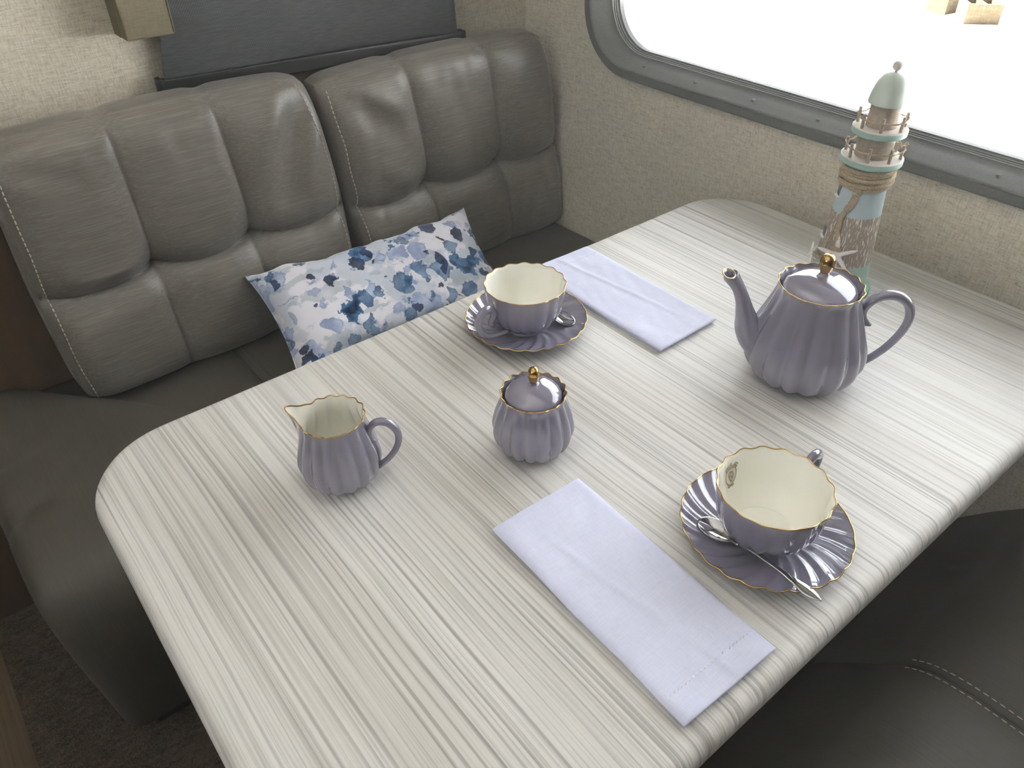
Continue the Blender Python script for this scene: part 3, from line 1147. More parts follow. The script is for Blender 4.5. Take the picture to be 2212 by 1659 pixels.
def sugar_bowl():
    t = thing('sugar_bowl', 'small round lavender lidded sugar bowl with gold egg knob', 'sugar bowl', (0.392, 0.458, TZ + 0.0006))
    n = 16
    prof = [(0.0245, 0.0, 0.05, 0), (0.0295, 0.002, 0.08, 0), (0.0375, 0.0105, 0.11, 0), (0.0421, 0.0235, 0.115, 0), (0.0425, 0.034, 0.11, 0), (0.0397, 0.0475, 0.095, 0),
            (0.0358, 0.059, 0.08, 0), (0.0330, 0.0665, 0.07, 0.0004), (0.0340, 0.0735, 0.07, 0.0018)]
    lathe(prof, n).build('body', M['lav'], t)
    lathe([(0.0336, 0.0733, 0.07, 0.0018), (0.0318, 0.0700, 0.06, 0.001), (0.0306, 0.066, 0.03, 0), (0.0302, 0.063, 0, 0)], n, cap_first=False).build('inner_collar', M['lav'], t)
    gold_rim(0.0339, 0.0738, 0.07, 0.0018, n, t)
    lid = [(0.0292, 0.0665, 0, 0), (0.0292, 0.069, 0, 0), (0.0282, 0.0725, 0, 0), (0.0245, 0.0768, 0, 0), (0.018, 0.0805, 0, 0), (0.010, 0.0828, 0, 0), (0.0052, 0.0835, 0, 0), (0.0040, 0.0845, 0, 0), (0.0038, 0.086, 0, 0)]
    lo = lathe(lid, 1, 96, 5, cap_last=True).build('lid', M['lav'], t)
    knob(lo, 0.0850, 0.0062, 0.0190)
    return t


def creamer():
    t = thing('creamer', 'lavender fluted porcelain milk jug with pointed pouring lip and cream interior', 'creamer', (0.215, 0.546, TZ + 0.0006))
    n = 15
    az = math.radians(137)
    def warp(p, th):
        d = (th - az + PI) % (2 * PI) - PI
        hgt = sstep(0.050, 0.080, p.z)
        g = math.exp(-(d / 0.30) ** 2) * hgt
        rr = math.hypot(p.x, p.y) or 1e-6
        push = 0.0125 * g * math.exp(-(d / 0.55) ** 2)
        nar = 1.0
        q = Vector((p.x * (1 + push / rr), p.y * (1 + push / rr), p.z + 0.0075 * g))
        return q
    prof = [(0.0245, 0.0, 0.05, 0), (0.0295, 0.002, 0.08, 0), (0.0372, 0.0105, 0.10, 0), (0.0410, 0.0235, 0.105, 0), (0.0408, 0.035, 0.10, 0), (0.0374, 0.050, 0.085, 0),
            (0.0336, 0.063, 0.07, 0), (0.0313, 0.072, 0.06, 0.0004), (0.0317, 0.0800, 0.055, 0.0014)]
    ph = az
    lathe(prof, n, ph=ph, warp=warp).build('body', M['lav'], t)
    inn = [(0.0312, 0.0800, 0.055, 0.0014), (0.0298, 0.074, 0.05, 0.0005), (0.0302, 0.066, 0.05, 0), (0.034, 0.052, 0.05, 0), (0.0372, 0.036, 0.03, 0), (0.036, 0.018, 0, 0), (0.028, 0.007, 0, 0), (0.010, 0.005, 0, 0), (0.0, 0.005, 0, 0)]
    lathe(inn, n, cap_first=False, ph=ph, warp=warp).build('interior', M['cream'], t)
    gold_rim(0.0316, 0.0803, 0.055, 0.0014, n, t, ph, warp)
    handle(math.radians(-40), [(0.0375, 0.0480), (0.0345, 0.0500), (0.0325, 0.0560), (0.0345, 0.0655), (0.0415, 0.0728), (0.0510, 0.0728), (0.0590, 0.0650), (0.0612, 0.0530), (0.0570, 0.0385), (0.0480, 0.0250), (0.0375, 0.0150)],
           [0.0018, 0.0028, 0.0032, 0.0037, 0.0041, 0.0043, 0.0042, 0.0039, 0.0036, 0.0034, 0.0036], t, aspect=1.1)
    return t


SWIRL = 9.0


def saucer(label, loc, rz):
    t = thing('saucer', label, 'saucer', (loc[0], loc[1], TZ + 0.0004), rz, 'tea saucers')
    n = 24
    seg = 336
    def rows(prof, sgn):
        P = cr(prof, 6)
        out = []
        for r, z, w in P:
            row = []
            for i in range(seg):
                th = 2 * PI * i / seg
                q = (th + SWIRL * max(0.0, r - 0.03)) * n / 2
                L = math.sqrt(0.95 * math.cos(q) ** 2 + 0.05)
                rr = r * (1 - 0.024 * (w / 0.0020) * (1 - L) * sstep(0.05, 0.0775, r))
                row.append((rr * math.cos(th), rr * math.sin(th), z + w * (0.75 - L) * sgn))
            out.append(row)
        return out
    top = [(0.0001, 0.0058, 0), (0.012, 0.0058, 0), (0.024, 0.0058, 0), (0.0285, 0.0062, 0.0003), (0.036, 0.0080, 0.0009), (0.048, 0.0105, 0.0014), (0.060, 0.0132, 0.0016), (0.070, 0.0160, 0.0017), (0.0772, 0.0190, 0.0016)]
    bot = [(0.0772, 0.0190, 0.0016), (0.0768, 0.0180, 0.0016), (0.070, 0.0132, 0.0020), (0.058, 0.0088, 0.0012), (0.044, 0.0052, 0.0), (0.041, 0.0010, 0), (0.039, 0.0, 0), (0.037, 0.0012, 0), (0.036, 0.003, 0), (0.0001, 0.003, 0)]
    MB().grid(rows(top, 1), close_u=True).build('dish', M['lav'], t)
    MB().grid(rows(bot, 1), close_u=True).build('underside', M['lav'], t)
    e = rows(top, 1)[-1]
    MB().tube(e, 0.0007, 6, closed=True).build('gold_rim', M['gold'], t)
    return t


def teacup(label, loc, rz, crest_az=None):
    """handle points along local +X"""
    t = thing('teacup', label, 'teacup', (loc[0], loc[1], TZ + 0.0066), rz, 'teacups')
    n = 16
    prof = [(0.0225, 0.0, 0, 0), (0.0242, 0.0004, 0, 0), (0.0246, 0.0025, 0, 0), (0.0250, 0.0040, 0.02, 0), (0.0320, 0.0090, 0.05, 0), (0.0400, 0.0180, 0.055, 0), (0.0455, 0.0300, 0.05, 0),
            (0.0485, 0.0440, 0.045, 0), (0.0500, 0.0560, 0.04, 0.0006), (0.0507, 0.0634, 0.04, 0.0014)]
    lathe(prof, n).build('bowl', M['lav'], t)
    inn = [(0.0503, 0.0634, 0.04, 0.0014), (0.0486, 0.0608, 0.036, 0.001), (0.0470, 0.0540, 0.02, 0), (0.0452, 0.0420, 0.008, 0), (0.0420, 0.0290, 0, 0), (0.0362, 0.0180, 0, 0), (0.0290, 0.0105, 0, 0), (0.0272, 0.0088, 0, 0), (0.0255, 0.0080, 0, 0), (0.012, 0.0074, 0, 0), (0.0, 0.0074, 0, 0)]
    lathe(inn, n, cap_first=False).build('interior', M['cream'], t)
    gold_rim(0.0507, 0.0638, 0.04, 0.0014, n, t, rad=0.0006)
    handle(0.0, [(0.0520, 0.0330), (0.0570, 0.0310), (0.0600, 0.0360), (0.0545, 0.0440), (0.0590, 0.0530), (0.0690, 0.0560), (0.0785, 0.0500), (0.0800, 0.0390), (0.0740, 0.0260), (0.0610, 0.0165), (0.0440, 0.0120), (0.0330, 0.0100)],
           [0.0018, 0.0030, 0.0033, 0.0036, 0.0040, 0.0043, 0.0042, 0.0038, 0.0034, 0.0031, 0.0030, 0.0030], t, aspect=0.8)
    if crest_az is not None:
        # printed emblem: shield-shaped ring, scrollwork on top, small foot, figure in the middle
        P = cr([(p[0], p[1]) for p in inn], 8)
        def rad_at(z):
            best = min(P, key=lambda p: abs(p[1] - z) + (0 if p[0] > 0.03 else 1))
            return best[0]
        zc = 0.0425
        def place(s, q):
            z = zc + q
            r = rad_at(z)
            # linear blend between samples
            r = None
            for a, b in zip(P, P[1:]):
                if min(a[1], b[1]) <= z <= max(a[1], b[1]) and a[0] > 0.03:
                    f_ = (z - a[1]) / ((b[1] - a[1]) or 1e-9)
                    r = a[0] + (b[0] - a[0]) * f_
                    break
            r = (r or 0.046) * (1 - 0.010) - 0.0004
            th = crest_az + s / r
            return (r * math.cos(th), r * math.sin(th), z)
        mb = MB()
        def stroke(pts, w, closed=False):
            pts = [Vector((a, b)) for a, b in cr(pts, 5, closed)]
            m = len(pts)
            L, Rr = [], []
            for i in range(m):
                a = pts[(i - 1) % m] if closed or i else pts[i]
                b = pts[(i + 1) % m] if closed or i < m - 1 else pts[i]
                d = (b - a).normalized()
                nn = Vector((-d.y, d.x)) * w / 2
                L.append(place(*(pts[i] + nn)))
                Rr.append(place(*(pts[i] - nn)))
            mb.grid([L, Rr], close_u=closed)
        mm = 0.00165
        sc_ = lambda l: [(a * mm, b * mm) for a, b in l]
        stroke(sc_([(0, -6.5), (3.6, -3.2), (4.4, 1.5), (3.0, 4.2), (0, 4.8), (-3.0, 4.2), (-4.4, 1.5), (-3.6, -3.2)]), 0.8 * mm, True)
        stroke(sc_([(-2.6, -6.4), (-1.2, -7.2), (0, -6.4), (1.2, -7.2), (2.6, -6.4)]), 1.1 * mm)
        stroke(sc_([(-4.6, 4.0), (-2.6, 6.2), (0, 5.2), (2.6, 6.2), (4.6, 4.0)]), 1.5 * mm)
        stroke(sc_([(-5.4, 5.6), (-3.8, 7.2), (-2.4, 6.2)]), 1.0 * mm)
        stroke(sc_([(5.4, 5.6), (3.8, 7.2), (2.4, 6.2)]), 1.0 * mm)
        stroke(sc_([(0, 5.4), (0.1, 8.8)]), 0.9 * mm)
        stroke(sc_([(-1.9, -2.8), (-2.0, 0.5), (-0.9, 2.6), (-0.2, 0.9)]), 0.9 * mm)
        stroke(sc_([(-0.2, 0.9), (0.5, 2.9), (1.9, 1.6), (1.3, -0.6), (0.0, -3.6)]), 0.9 * mm)
        stroke(sc_([(-1.2, -2.8), (-0.6, -0.8), (0.6, 0.2), (0.9, -1.2)]), 0.8 * mm)
        stroke(sc_([(-1.8, -3.4), (-0.6, -4.2), (0.0, -3.6)]), 0.8 * mm)
        mb.build('printed_emblem', M['gold_print'], t)
    return t


def teaspoon(label, bowl, tip_dir, z_b, z_e):
    """bowl centre (x, y) and unit direction from the bowl towards the handle end"""
    d = Vector((tip_dir[0], tip_dir[1])).normalized()
    rz = math.atan2(d.y, d.x)
    t = thing('teaspoon', label, 'spoon', (bowl[0], bowl[1], TZ + z_b), rz, 'teaspoons')
    L = 0.106
    slope = (z_e - z_b) / L
    # bowl: shallow oval shell with thickness
    mb = MB()
    def bowl_pt(u, v, lay):
        a = 2 * PI * u
        r = v
        wid = 0.0116 * (1 - 0.10 * math.cos(a))
        x = -0.0005 + 0.0190 * r * math.cos(a)
        y = wid * r * math.sin(a)
        z = 0.0052 * r ** 2.2 + 0.0006 + lay + slope * x
        return (x, y, z)
    N = 36
    top = [[bowl_pt(i / N, v / 10, 0.0009) for i in range(N)] for v in range(1, 11)]
    bot = [[bowl_pt(i / N, v / 10, 0.0) for i in range(N)] for v in range(10, 0, -1)]
    mb.grid(top + bot, close_u=True)
    mb.f.append(tuple(range(N)))
    mb.f.append(tuple(range(len(mb.v) - N, len(mb.v))))
    mb.build('bowl', M['steel'], t)
    # handle: neck collar, slim shaft, flared pointed end
    st = [(0.0150, 0.0024, 0.0011, 0.0052), (0.0185, 0.0032, 0.0015, 0.0062), (0.0225, 0.0046, 0.0021, 0.0072), (0.0250, 0.0044, 0.0021, 0.0075), (0.0275, 0.0023, 0.0016, 0.0073),
          (0.045, 0.0020, 0.0013, 0.0070), (0.065, 0.0024, 0.0012, 0.0058), (0.080, 0.0040, 0.0010, 0.0042), (0.090, 0.0056, 0.0009, 0.0028), (0.099, 0.0046, 0.0008, 0.0020), (0.1065, 0.0007, 0.0006, 0.0014)]
    S = 14
    rows = []
    for x, w, h, dz in cr(st, 6):
        rows.append([(x, w * math.cos(2 * PI * j / S), z_e * 0 + dz + slope * x + h * math.sin(2 * PI * j / S)) for j in range(S)])
    mb = MB().grid(rows, close_u=True)
    mb.f.append(tuple(range(S)))
    mb.f.append(tuple(range(len(mb.v) - S, len(mb.v))))
    mb.build('handle', M['steel'], t)
    return t


teapot()
sugar_bowl()
creamer()
S1, S2 = (0.5286, 0.6331), (0.4775, 0.2285)
saucer('lavender scalloped saucer at the bench side, under the cup with its handle towards us', S1, math.radians(187))
saucer('lavender scalloped saucer nearest the viewer, under the cup with a printed emblem', S2, math.radians(7))
teacup('lavender fluted teacup at the bench side, handle towards us, cream inside', (0.5240, 0.6300), math.radians(187))
teacup('lavender fluted teacup nearest the viewer with a gold emblem printed inside', (0.4730, 0.2272), math.radians(4), math.radians(86))
teaspoon('steel teaspoon in front of the nearest cup, handle over the saucer rim', (0.4385, 0.2530), (0.03, -1.0), 0.0098, 0.0185)
teaspoon('steel teaspoon half hidden behind the bench-side cup, bowl showing', (0.5650, 0.6050), (-0.03, 1.0), 0.0098, 0.0185)


# ------------------------------------------------------------------ napkins
def napkin(label, A, B, C_, D, flip, seed):
    """corners on the table: A-B is one short end, D-C the other; the fold runs along B-C"""
    A, B, C_, D = [Vector((p[0], p[1], 0)) for p in (A, B, C_, D)]
    o = (A + B + C_ + D) / 4
    t = thing('napkin', label, 'napkin', (o.x, o.y, TZ + 0.0004), group='folded white napkins')
    A, B, C_, D = A - o, B - o, C_ - o, D - o
    def P(u, v):       # u: 0 at fold side (B-C) .. 1, v: 0 at A-B .. 1 at D-C
        return (B * (1 - u) + A * u) * (1 - v) + (C_ * (1 - u) + D * u) * v
    def layer(name, z0, z1, u0, u1, v0, v1, wr, lift):
        NU, NV = 36, 76
        def top(i, j):
            u = u0 + (u1 - u0) * i / NU
            v = v0 + (v1 - v0) * j / NV
            p = P(u, v)
            e = min(1.0, min(i, NU - i) / 3.0) * min(1.0, min(j, NV - j) / 2.0 + 0.15)
            h = wr * (0.7 * mnoise.noise(Vector((u * 3.1 + seed, v * 5.0, z1 * 100))) + 0.5 * mnoise.noise(Vector((u * 7 + v * 6, v * 9 + seed, 2.0))))
            h += wr * 0.8 * math.exp(-((u - 0.25 - 0.35 * v) / 0.03) ** 2) * sstep(0.1, 0.3, v)
            h += lift * sstep(0.90, 1.0, v) * (0.5 + 0.5 * math.sin(u * 9 + seed))
            rnd = 0.0016 * (1 - min(1.0, min(i, NU - i) / 2.0)) ** 2
            jx = 0.0016 * mnoise.noise(Vector((u * 2 + seed, v * 3.3, 7.0)))
            return Vector((p.x + jx, p.y + jx * 0.6, z1 + h * e - rnd))
        def bot(i, j):
            q = top(i, j)
            b = z0 + max(0.0, lift * 0.8 * sstep(0.9, 1.0, v0 + (v1 - v0) * j / NV))
            return Vector((q.x, q.y, min(b, q.z - 0.0006)))
        mb = MB()
        mb.grid([[top(i, j) for i in range(NU + 1)] for j in range(NV + 1)])
        mb.grid([[bot(i, j) for i in range(NU + 1)] for j in range(NV + 1)], flip=True)
        per = [(i, 0) for i in range(NU)] + [(NU, j) for j in range(NV)] + [(NU - i, NV) for i in range(NU)] + [(0, NV - j) for j in range(NV)]
        rr = []
        for f_, out in ((0, 0), (0.5, 0.0012), (1, 0)):
            row = []
            for i, j in per:
                a, b = top(i, j), bot(i, j)
                q = a.lerp(b, f_)
                d = Vector((q.x, q.y, 0)).normalized()
                row.append(q + d * out)
            rr.append(row)
        mb.grid(rr, close_u=True)
        ob = mb.build(name, M['cotton'], t)
        bm = bmesh.new()
        bm.from_mesh(ob.data)
        bmesh.ops.remove_doubles(bm, verts=bm.verts, dist=1e-6)
        bmesh.ops.recalc_face_normals(bm, faces=bm.faces)
        bm.to_mesh(ob.data)
        bm.free()
        return ob, top
    layer('lower_layer', 0.0, 0.0026, 0.02, 0.99, 0.01, 0.985, 0.0003, 0.0)
    ob, top = layer('upper_layer', 0.0030, 0.0068, 0.0, 1.0, 0.0, 1.0, 0.0017, 0.0018)
    # hem: a row of stitches near the open end
    mb = MB()
    NU, NV = 36, 76
    jj = NV - 7 if flip else NV - 7
    for q in range(24):
        i = 1.5 + (NU - 3) * q / 23
        i0 = int(i)
        a = top(i0, jj).lerp(top(min(i0 + 1, NU), jj), i - i0)
        b = top(min(i0 + 1, NU), jj)
        d = (b - top(i0, jj)).normalized()
        s = Vector((-d.y, d.x, 0))
        dv = (d * 0.8 + s * 0.6).normalized()
        mb.tube([a - dv * 0.0013, a + Vector((0, 0, 0.0004)), a + dv * 0.0013], [0.0003, 0.0006, 0.0003], 5)
    hs = mb.build('hem_stitching', M['hem_thread'], ob)
    hs['kind'] = 'stuff'
    return t


napkin('folded white napkin nearest the viewer, left of the emblem cup', (0.3932, 0.3883), (0.2862, 0.3905), (0.2792, 0.1510), (0.3860, 0.1480), False, 1.7)
napkin('folded white napkin across the table, between bench-side cup and teapot', (0.619, 0.486), (0.7255, 0.4875), (0.7330, 0.7345), (0.6255, 0.7365), True, 6.2)


# ------------------------------------------------------------------ lighthouse ornament
def lighthouse():
    t = thing('lighthouse', 'wooden lighthouse ornament with aqua bands, rope and mint dome by the window', 'ornament', (0.9215, 0.4405, TZ + 0.0004))
    def disc(name, r, z0, z1, mat_side, mat_top, seg=64):
        b = 0.0012
        mb = MB()
        rows = []
        for rr, z in ((r - b, z0), (r, z0 + b), (r, z1 - b), (r - b, z1)):
            rows.append([(rr * math.cos(2 * PI * i / seg), rr * math.sin(2 * PI * i / seg), z) for i in range(seg)])
        mb.grid(rows, close_u=True)
        mb.f.append(tuple(range(seg)))
        mb.f.append(tuple(range(3 * seg, 4 * seg)))
        return mb.build(name, None, t, autosmooth=40, mats=[mat_side, mat_top], matfn=lambda c: 1 if c.z > z1 - b * 0.9 else 0)
    def cone(name, r0, z0, r1, z1, mat, seg=64, parent=t, caps=True):
        return MB().tube([(0, 0, z0), (0, 0, z1)], [r0, r1], seg, caps=caps).build(name, mat, parent, autosmooth=40)
    disc('base_disc', 0.0443, 0.0, 0.009, M['seafoam_dark'], M['seafoam_dark'])
    def R(z):
        return 0.0380 + (0.0274 - 0.0380) * (z - 0.009) / (0.149 - 0.009)
    cone('lower_band', R(0.009), 0.009, R(0.0478), 0.0478, M['seafoam'])
    cone('middle_band', R(0.0478), 0.0478, R(0.1150), 0.1150, M['streak'])
    cone('upper_band', R(0.1150), 0.1150, R(0.180), 0.180, M['aqua'])
    # slot windows with small sills, on the side turned to the bench
    for az, z in ((137, 0.140), (134, 0.082)):
        a = math.radians(az)
        r = R(z)
        q = Matrix.Translation((r * math.cos(a), r * math.sin(a), z)) @ Matrix.Rotation(a, 4, 'Z')
        mb = MB().box(-0.0025, 0.0006, -0.0038, 0.0038, -0.0055, 0.0075)
        mb.v = [tuple(q @ Vector(p)) for p in mb.v]
        w = mb.build('slot_window', M['slot'], t, smooth=False)
        mb = MB().box(-0.002, 0.0030, -0.0050, 0.0050, -0.0075, -0.0055)
        mb.v = [tuple(q @ Vector(p)) for p in mb.v]
        mb.build('sill', M['star'], w, smooth=False)
    # rope: five wraps under the gallery, three-strand profile
    pts, turns, seg = [], 6.0, 96
    nn = int(turns * seg)
    for i in range(nn + 1):
        a = 2 * PI * i / seg + 2.4
        z = 0.1525 + 0.0238 * i / nn + 0.0008 * math.sin(a * 1.3)
        rr = R(z) + 0.0026 + (0.0022 if (i // seg) % 2 else 0.0) + 0.0005 * math.sin(i * 0.13)
        pts.append((rr * math.cos(a), rr * math.sin(a), z))
    MB().tube(pts, lambda i, a: 0.0026 * (1 + 0.26 * math.cos(2 * a + i * 0.50)), 9).build('rope_wrap', M['jute'], t)
    # galleries
    def gallery(zf, rad, drum_r, drum_z1, nposts, post_r, ph, rail_z):
        g = disc('gallery', rad, zf - 0.0085, zf, M['seafoam'], M['whitewash'])
        cone('drum', drum_r, zf - 0.0005, drum_r, drum_z1, M['rawwood'])
        path = []
        for i in range(nposts):
            a = ph + 2 * PI * i / nposts
            x, y = post_r * math.cos(a), post_r * math.sin(a)
            lean = 0.0012 * math.sin(i * 2.1)
            MB().tube([(x, y, zf - 0.001), (x * (1.02 + lean * 10), y * (1.02 + lean * 10), zf + 0.0170 + 0.001 * math.sin(i * 1.7))], 0.0019, 10).build('post', M['rawwood'], g, autosmooth=40)
            path.append((x * 1.075, y * 1.075, rail_z))
            b = a + PI / nposts
            path.append((post_r * 0.985 * math.cos(b), post_r * 0.985 * math.sin(b), rail_z - 0.0016))
        pp = cr(path, 8, True)
        MB().tube(pp, lambda i, a: 0.00095 * (1 + 0.25 * math.cos(2 * a + i * 0.8)), 7, closed=True).build('twine_rail', M['jute'], g)
        # loops of twine round the posts
        for i in range(nposts):
            a = ph + 2 * PI * i / nposts
            x, y = post_r * 1.025 * math.cos(a), post_r * 1.025 * math.sin(a)
            MB().tube([(x + 0.0022 * math.cos(2 * PI * j / 12), y + 0.0022 * math.sin(2 * PI * j / 12), rail_z + 0.0004 * math.sin(j)) for j in range(12)], 0.0007, 6, closed=True).build('twine_knot', M['jute'], g)
        return g
    g1 = gallery(0.1880, 0.0365, 0.0212, 0.2150, 8, 0.0318, math.radians(-160), 0.1995)
    # frayed bow of twine on the right of the lower gallery
    mb = MB()
    a = math.radians(-52)
    bx_, by_ = 0.033 * math.cos(a), 0.033 * math.sin(a)
    for i in range(12):
        u = Vector((random.uniform(-1, 1), random.uniform(-1, 1), random.uniform(-1.0, 1.2))).normalized()
        c = Vector((bx_, by_, 0.1995))
        mb.tube([c, c + u * 0.004 + Vector((0, 0, 0.001)), c + u * random.uniform(0.005, 0.009)], [0.0007, 0.0005, 0.0003], 5)
    for s in (-1, 1):
        mb.tube([Vector((bx_, by_, 0.1995)) + Vector((0.0045 * s * math.sin(q / 10 * PI), 0.002 * s * math.sin(q / 5 * PI), 0.005 * math.sin(q / 10 * PI))) for q in range(11)], 0.0007, 6)
    mb.build('twine_bow', M['jute'], g1)
    gallery(0.2235, 0.0318, 0.0174, 0.2515, 7, 0.0272, math.radians(-150), 0.2350)
    # dome and finial
    dome = lathe([(0.0205, 0.2500, 0, 0), (0.0219, 0.2512, 0, 0), (0.0218, 0.256, 0, 0), (0.0202, 0.265, 0, 0), (0.0170, 0.2745, 0, 0), (0.0125, 0.2812, 0, 0), (0.0070, 0.2847, 0, 0), (0.0, 0.2856, 0, 0)], 1, 64, 6)
    d = dome.build('dome', M['dome'], t)
    ball = lathe([(0.0020, 0.2845, 0, 0), (0.0020, 0.2868, 0, 0), (0.0042, 0.2885, 0, 0), (0.0056, 0.2915, 0, 0), (0.0052, 0.2950, 0, 0), (0.0030, 0.2972, 0, 0), (0.0, 0.2978, 0, 0)], 1, 32, 5)
    ball.build('finial', M['whitewash'], t)
    # hanging rope with whipping, ring, shell and starfish
    def on(az, z, off):
        a = math.radians(az)
        r = R(z) + off
        return Vector((r * math.cos(a), r * math.sin(a), z))
    rope = [on(-161, 0.156, 0.004), on(-163, 0.148, 0.0042), on(-166, 0.137, 0.0042), on(-174, 0.1255, 0.004)]
    pp = cr([tuple(p) for p in rope], 12)
    hr = MB().tube(pp, lambda i, a: 0.0041 * (1 + 0.16 * math.cos(a * 1 + i * 1.25) + 0.08 * math.cos(i * 2.4)), 12).build('hanging_rope', M['jute'], t)
    rope = [on(-174, 0.1265, 0.004), on(-180, 0.116, 0.0032), on(-180, 0.100, 0.003), on(-175, 0.087, 0.003), on(-171, 0.078, 0.0032)]
    pp = cr([tuple(p) for p in rope], 10)
    MB().tube(pp, lambda i, a: 0.0031 * (1 + 0.2 * math.cos(2 * a + i * 0.7)), 10).build('rope_tail', M['jute'], hr)
    pp = cr([tuple(on(-176, 0.122, 0.003)), tuple(on(170, 0.095, 0.002)), tuple(on(159, 0.0712, 0.002)), tuple(on(152, 0.060, 0.003))], 8)
    MB().tube(pp, 0.0009, 6).build('rope_string', M['jute'], hr)
    for az, z in ((-171, 0.0745), (150, 0.0535)):
        c = on(az, z, 0.004)
        out = Vector((math.cos(math.radians(az)), math.sin(math.radians(az)), 0))
        for q in range(2):
            pth = []
            for j in range(28):
                a = 2 * PI * j / 28
                side = Vector((-out.y, out.x, 0))
                pth.append(c + side * (0.0052 * math.cos(a)) + out * (0.0030 * math.sin(a) + 0.001) + Vector((0, 0, -0.0028 * q + 0.0008 * math.sin(a))))
            MB().tube(pth, lambda i, a: 0.0017 * (1 + 0.16 * math.cos(2 * a + i * 0.8)), 8, closed=True).build('rope_ring', M['jute'], hr)
    # starfish
    def starfish(az, z, off, size, rot, tilt_az=0.0):
        c = on(az, z, off)
        a0 = math.radians(az + tilt_az)
        out = Vector((math.cos(a0), math.sin(a0), 0.12)).normalized()
        side = Vector((-math.sin(a0), math.cos(a0), 0))
        upv = out.cross(side).normalized()
        rows = []
        seg = 80
        for f_, h in ((1.0, 0.0), (0.985, 0.0012), (0.8, 0.0027), (0.5, 0.0038), (0.2, 0.0044), (0.02, 0.0046)):
            row = []
            for i in range(seg):
                th = 2 * PI * i / seg
                ph = ((th / (2 * PI / 5)) % 1.0) * 2 - 1        # -1..1, arm tip at 0
                arm = math.exp(-(abs(ph) / 0.30) ** 1.5)
                r = size * (0.26 + 0.74 * arm) * f_
                w = th + rot
                hh = h * (0.6 + 0.4 * (1 - arm * f_)) + 0.0004 * mnoise.noise(Vector((th * 6, f_ * 9, az)))
                row.append(c + side * (r * math.cos(w)) + upv * (r * math.sin(w)) + out * hh)
            rows.append(row)
        mb = MB().grid(rows, close_u=True)
        mb.f.append(tuple(range(seg)))
        mb.f.append(tuple(range(len(mb.v) - seg, len(mb.v))))
        return mb.build('starfish', M['star'], t)
    starfish(-167, 0.0655, 0.0045, 0.0265, math.radians(-12), 12)
    starfish(136, 0.0500, 0.0050, 0.0170, math.radians(35))
    mb = MB()
    c = on(-171, 0.0815, 0.006)
    rows = []
    for j in range(9):
        u = j / 8
        r = 0.0024 * math.sin(PI * (0.08 + 0.86 * u)) ** 0.7
        rows.append([c + Vector((r * math.cos(2 * PI * i / 12), r * math.sin(2 * PI * i / 12), -0.005 + 0.0105 * u)) for i in range(12)])
    mb.grid(rows, close_u=True)
    mb.f.append(tuple(range(12)))
    mb.f.append(tuple(range(96, 108)))
    mb.build('shell', M['star'], t)
    return t


lighthouse()

# ------------------------------------------------------------------ outdoors
GZ = -0.9
gr = MB().grid([[(-60 + 15 * i, -60 + 15 * j, GZ) for i in range(13)] for j in range(9)]).build('ground', M['ground'], smooth=False)
gr['kind'] = 'structure'


def cinder_block(label, P0, P1, depth, h, cores=True):
    """P0-P1: bottom edge of the face towards us; depth goes away from it"""
    P0, P1 = Vector((P0[0], P0[1], 0)), Vector((P1[0], P1[1], 0))
    L = (P1 - P0).length
    ex = (P1 - P0).normalized()
    rz = math.atan2(ex.y, ex.x)
    t = thing('concrete_block', label, 'block', (P0.x, P0.y, GZ), rz, 'concrete blocks outside')
    bm = bmesh.new()
    outer = [(0, 0), (L, 0), (L, depth), (0, depth)]
    holes = []
    if cores:
        wl_ = 0.035
        mid = L / 2
        holes = [[(wl_, wl_), (mid - wl_ / 2, wl_), (mid - wl_ / 2, depth - wl_), (wl_, depth - wl_)],
                 [(mid + wl_ / 2, wl_), (L - wl_, wl_), (L - wl_, depth - wl_), (mid + wl_ / 2, depth - wl_)]]
    sets = []
    for z in (0.0, h):
        es, vl = [], []
        for lp in [outer] + holes:
            vs = [bm.verts.new((p[0], p[1], z)) for p in lp]
            vl.append(vs)
            es += [bm.edges.new((vs[i], vs[(i + 1) % 4])) for i in range(4)]
        bmesh.ops.triangle_fill(bm, use_beauty=True, edges=es)
        sets.append(vl)
    for a, b in zip(*sets):
        for i in range(4):
            bm.faces.new((a[i], a[(i + 1) % 4], b[(i + 1) % 4], b[i]))
    bmesh.ops.recalc_face_normals(bm, faces=bm.faces)
    me = bpy.data.meshes.new('block_body')
    bm.to_mesh(me)
    bm.free()
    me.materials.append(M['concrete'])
    o = bpy.data.objects.new('block_body', me)
    COL.objects.link(o)
    o.parent = t
    return t


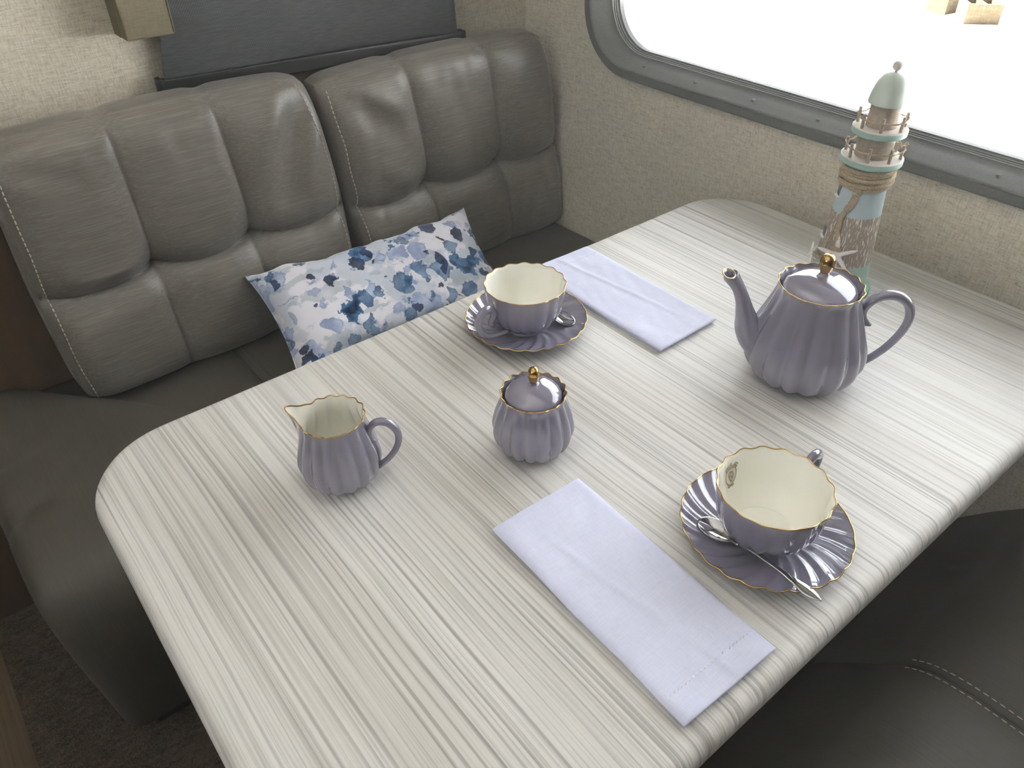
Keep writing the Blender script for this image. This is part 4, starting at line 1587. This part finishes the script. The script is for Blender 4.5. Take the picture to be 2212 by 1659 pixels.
cinder_block('hollow concrete block with two open cores on the bright ground outside', (9.536, 3.981), (9.781, 3.715), 0.33, 0.20)
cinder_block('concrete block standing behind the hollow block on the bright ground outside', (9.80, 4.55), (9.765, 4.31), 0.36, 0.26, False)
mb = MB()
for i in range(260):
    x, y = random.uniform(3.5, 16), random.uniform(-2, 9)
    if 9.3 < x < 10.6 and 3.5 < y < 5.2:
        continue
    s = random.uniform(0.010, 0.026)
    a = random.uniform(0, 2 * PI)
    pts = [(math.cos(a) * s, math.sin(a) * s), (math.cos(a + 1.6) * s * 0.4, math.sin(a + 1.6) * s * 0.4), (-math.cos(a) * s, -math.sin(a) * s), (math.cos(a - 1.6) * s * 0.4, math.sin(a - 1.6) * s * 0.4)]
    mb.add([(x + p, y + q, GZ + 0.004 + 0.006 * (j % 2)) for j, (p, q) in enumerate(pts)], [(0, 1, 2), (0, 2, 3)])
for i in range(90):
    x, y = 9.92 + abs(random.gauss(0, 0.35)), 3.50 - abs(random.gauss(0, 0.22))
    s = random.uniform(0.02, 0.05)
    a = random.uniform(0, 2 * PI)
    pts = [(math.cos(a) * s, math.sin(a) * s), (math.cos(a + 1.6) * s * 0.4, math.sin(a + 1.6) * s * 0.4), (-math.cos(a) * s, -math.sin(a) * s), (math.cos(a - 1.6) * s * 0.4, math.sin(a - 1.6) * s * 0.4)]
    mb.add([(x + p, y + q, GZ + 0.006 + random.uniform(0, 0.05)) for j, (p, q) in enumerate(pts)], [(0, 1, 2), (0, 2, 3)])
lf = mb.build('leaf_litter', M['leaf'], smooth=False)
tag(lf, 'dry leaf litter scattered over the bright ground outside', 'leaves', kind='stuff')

# ------------------------------------------------------------------ haze: added scattering volume standing in for lens veiling glare
t = NT('veiling_glare')
t.n.remove(t.b)
vs_ = t.n.new('ShaderNodeVolumeScatter')
vs_.inputs['Color'].default_value = (1.0, 0.97, 0.90, 1)
vs_.inputs['Density'].default_value = GLARE_HAZE_DENSITY
vs_.inputs['Anisotropy'].default_value = 0.45
t.link(vs_.outputs[0], t.out.inputs['Volume'])
hz = MB().box(X_LEFT - 0.02, 1.1675, Y_NEAR - 0.02, BY + 0.02, -0.03, Z_TOP + 0.03).build('haze', t.m, smooth=False)
tag(hz, 'thin bright haze volume standing in for lens glare towards the window', 'haze', kind='stuff')
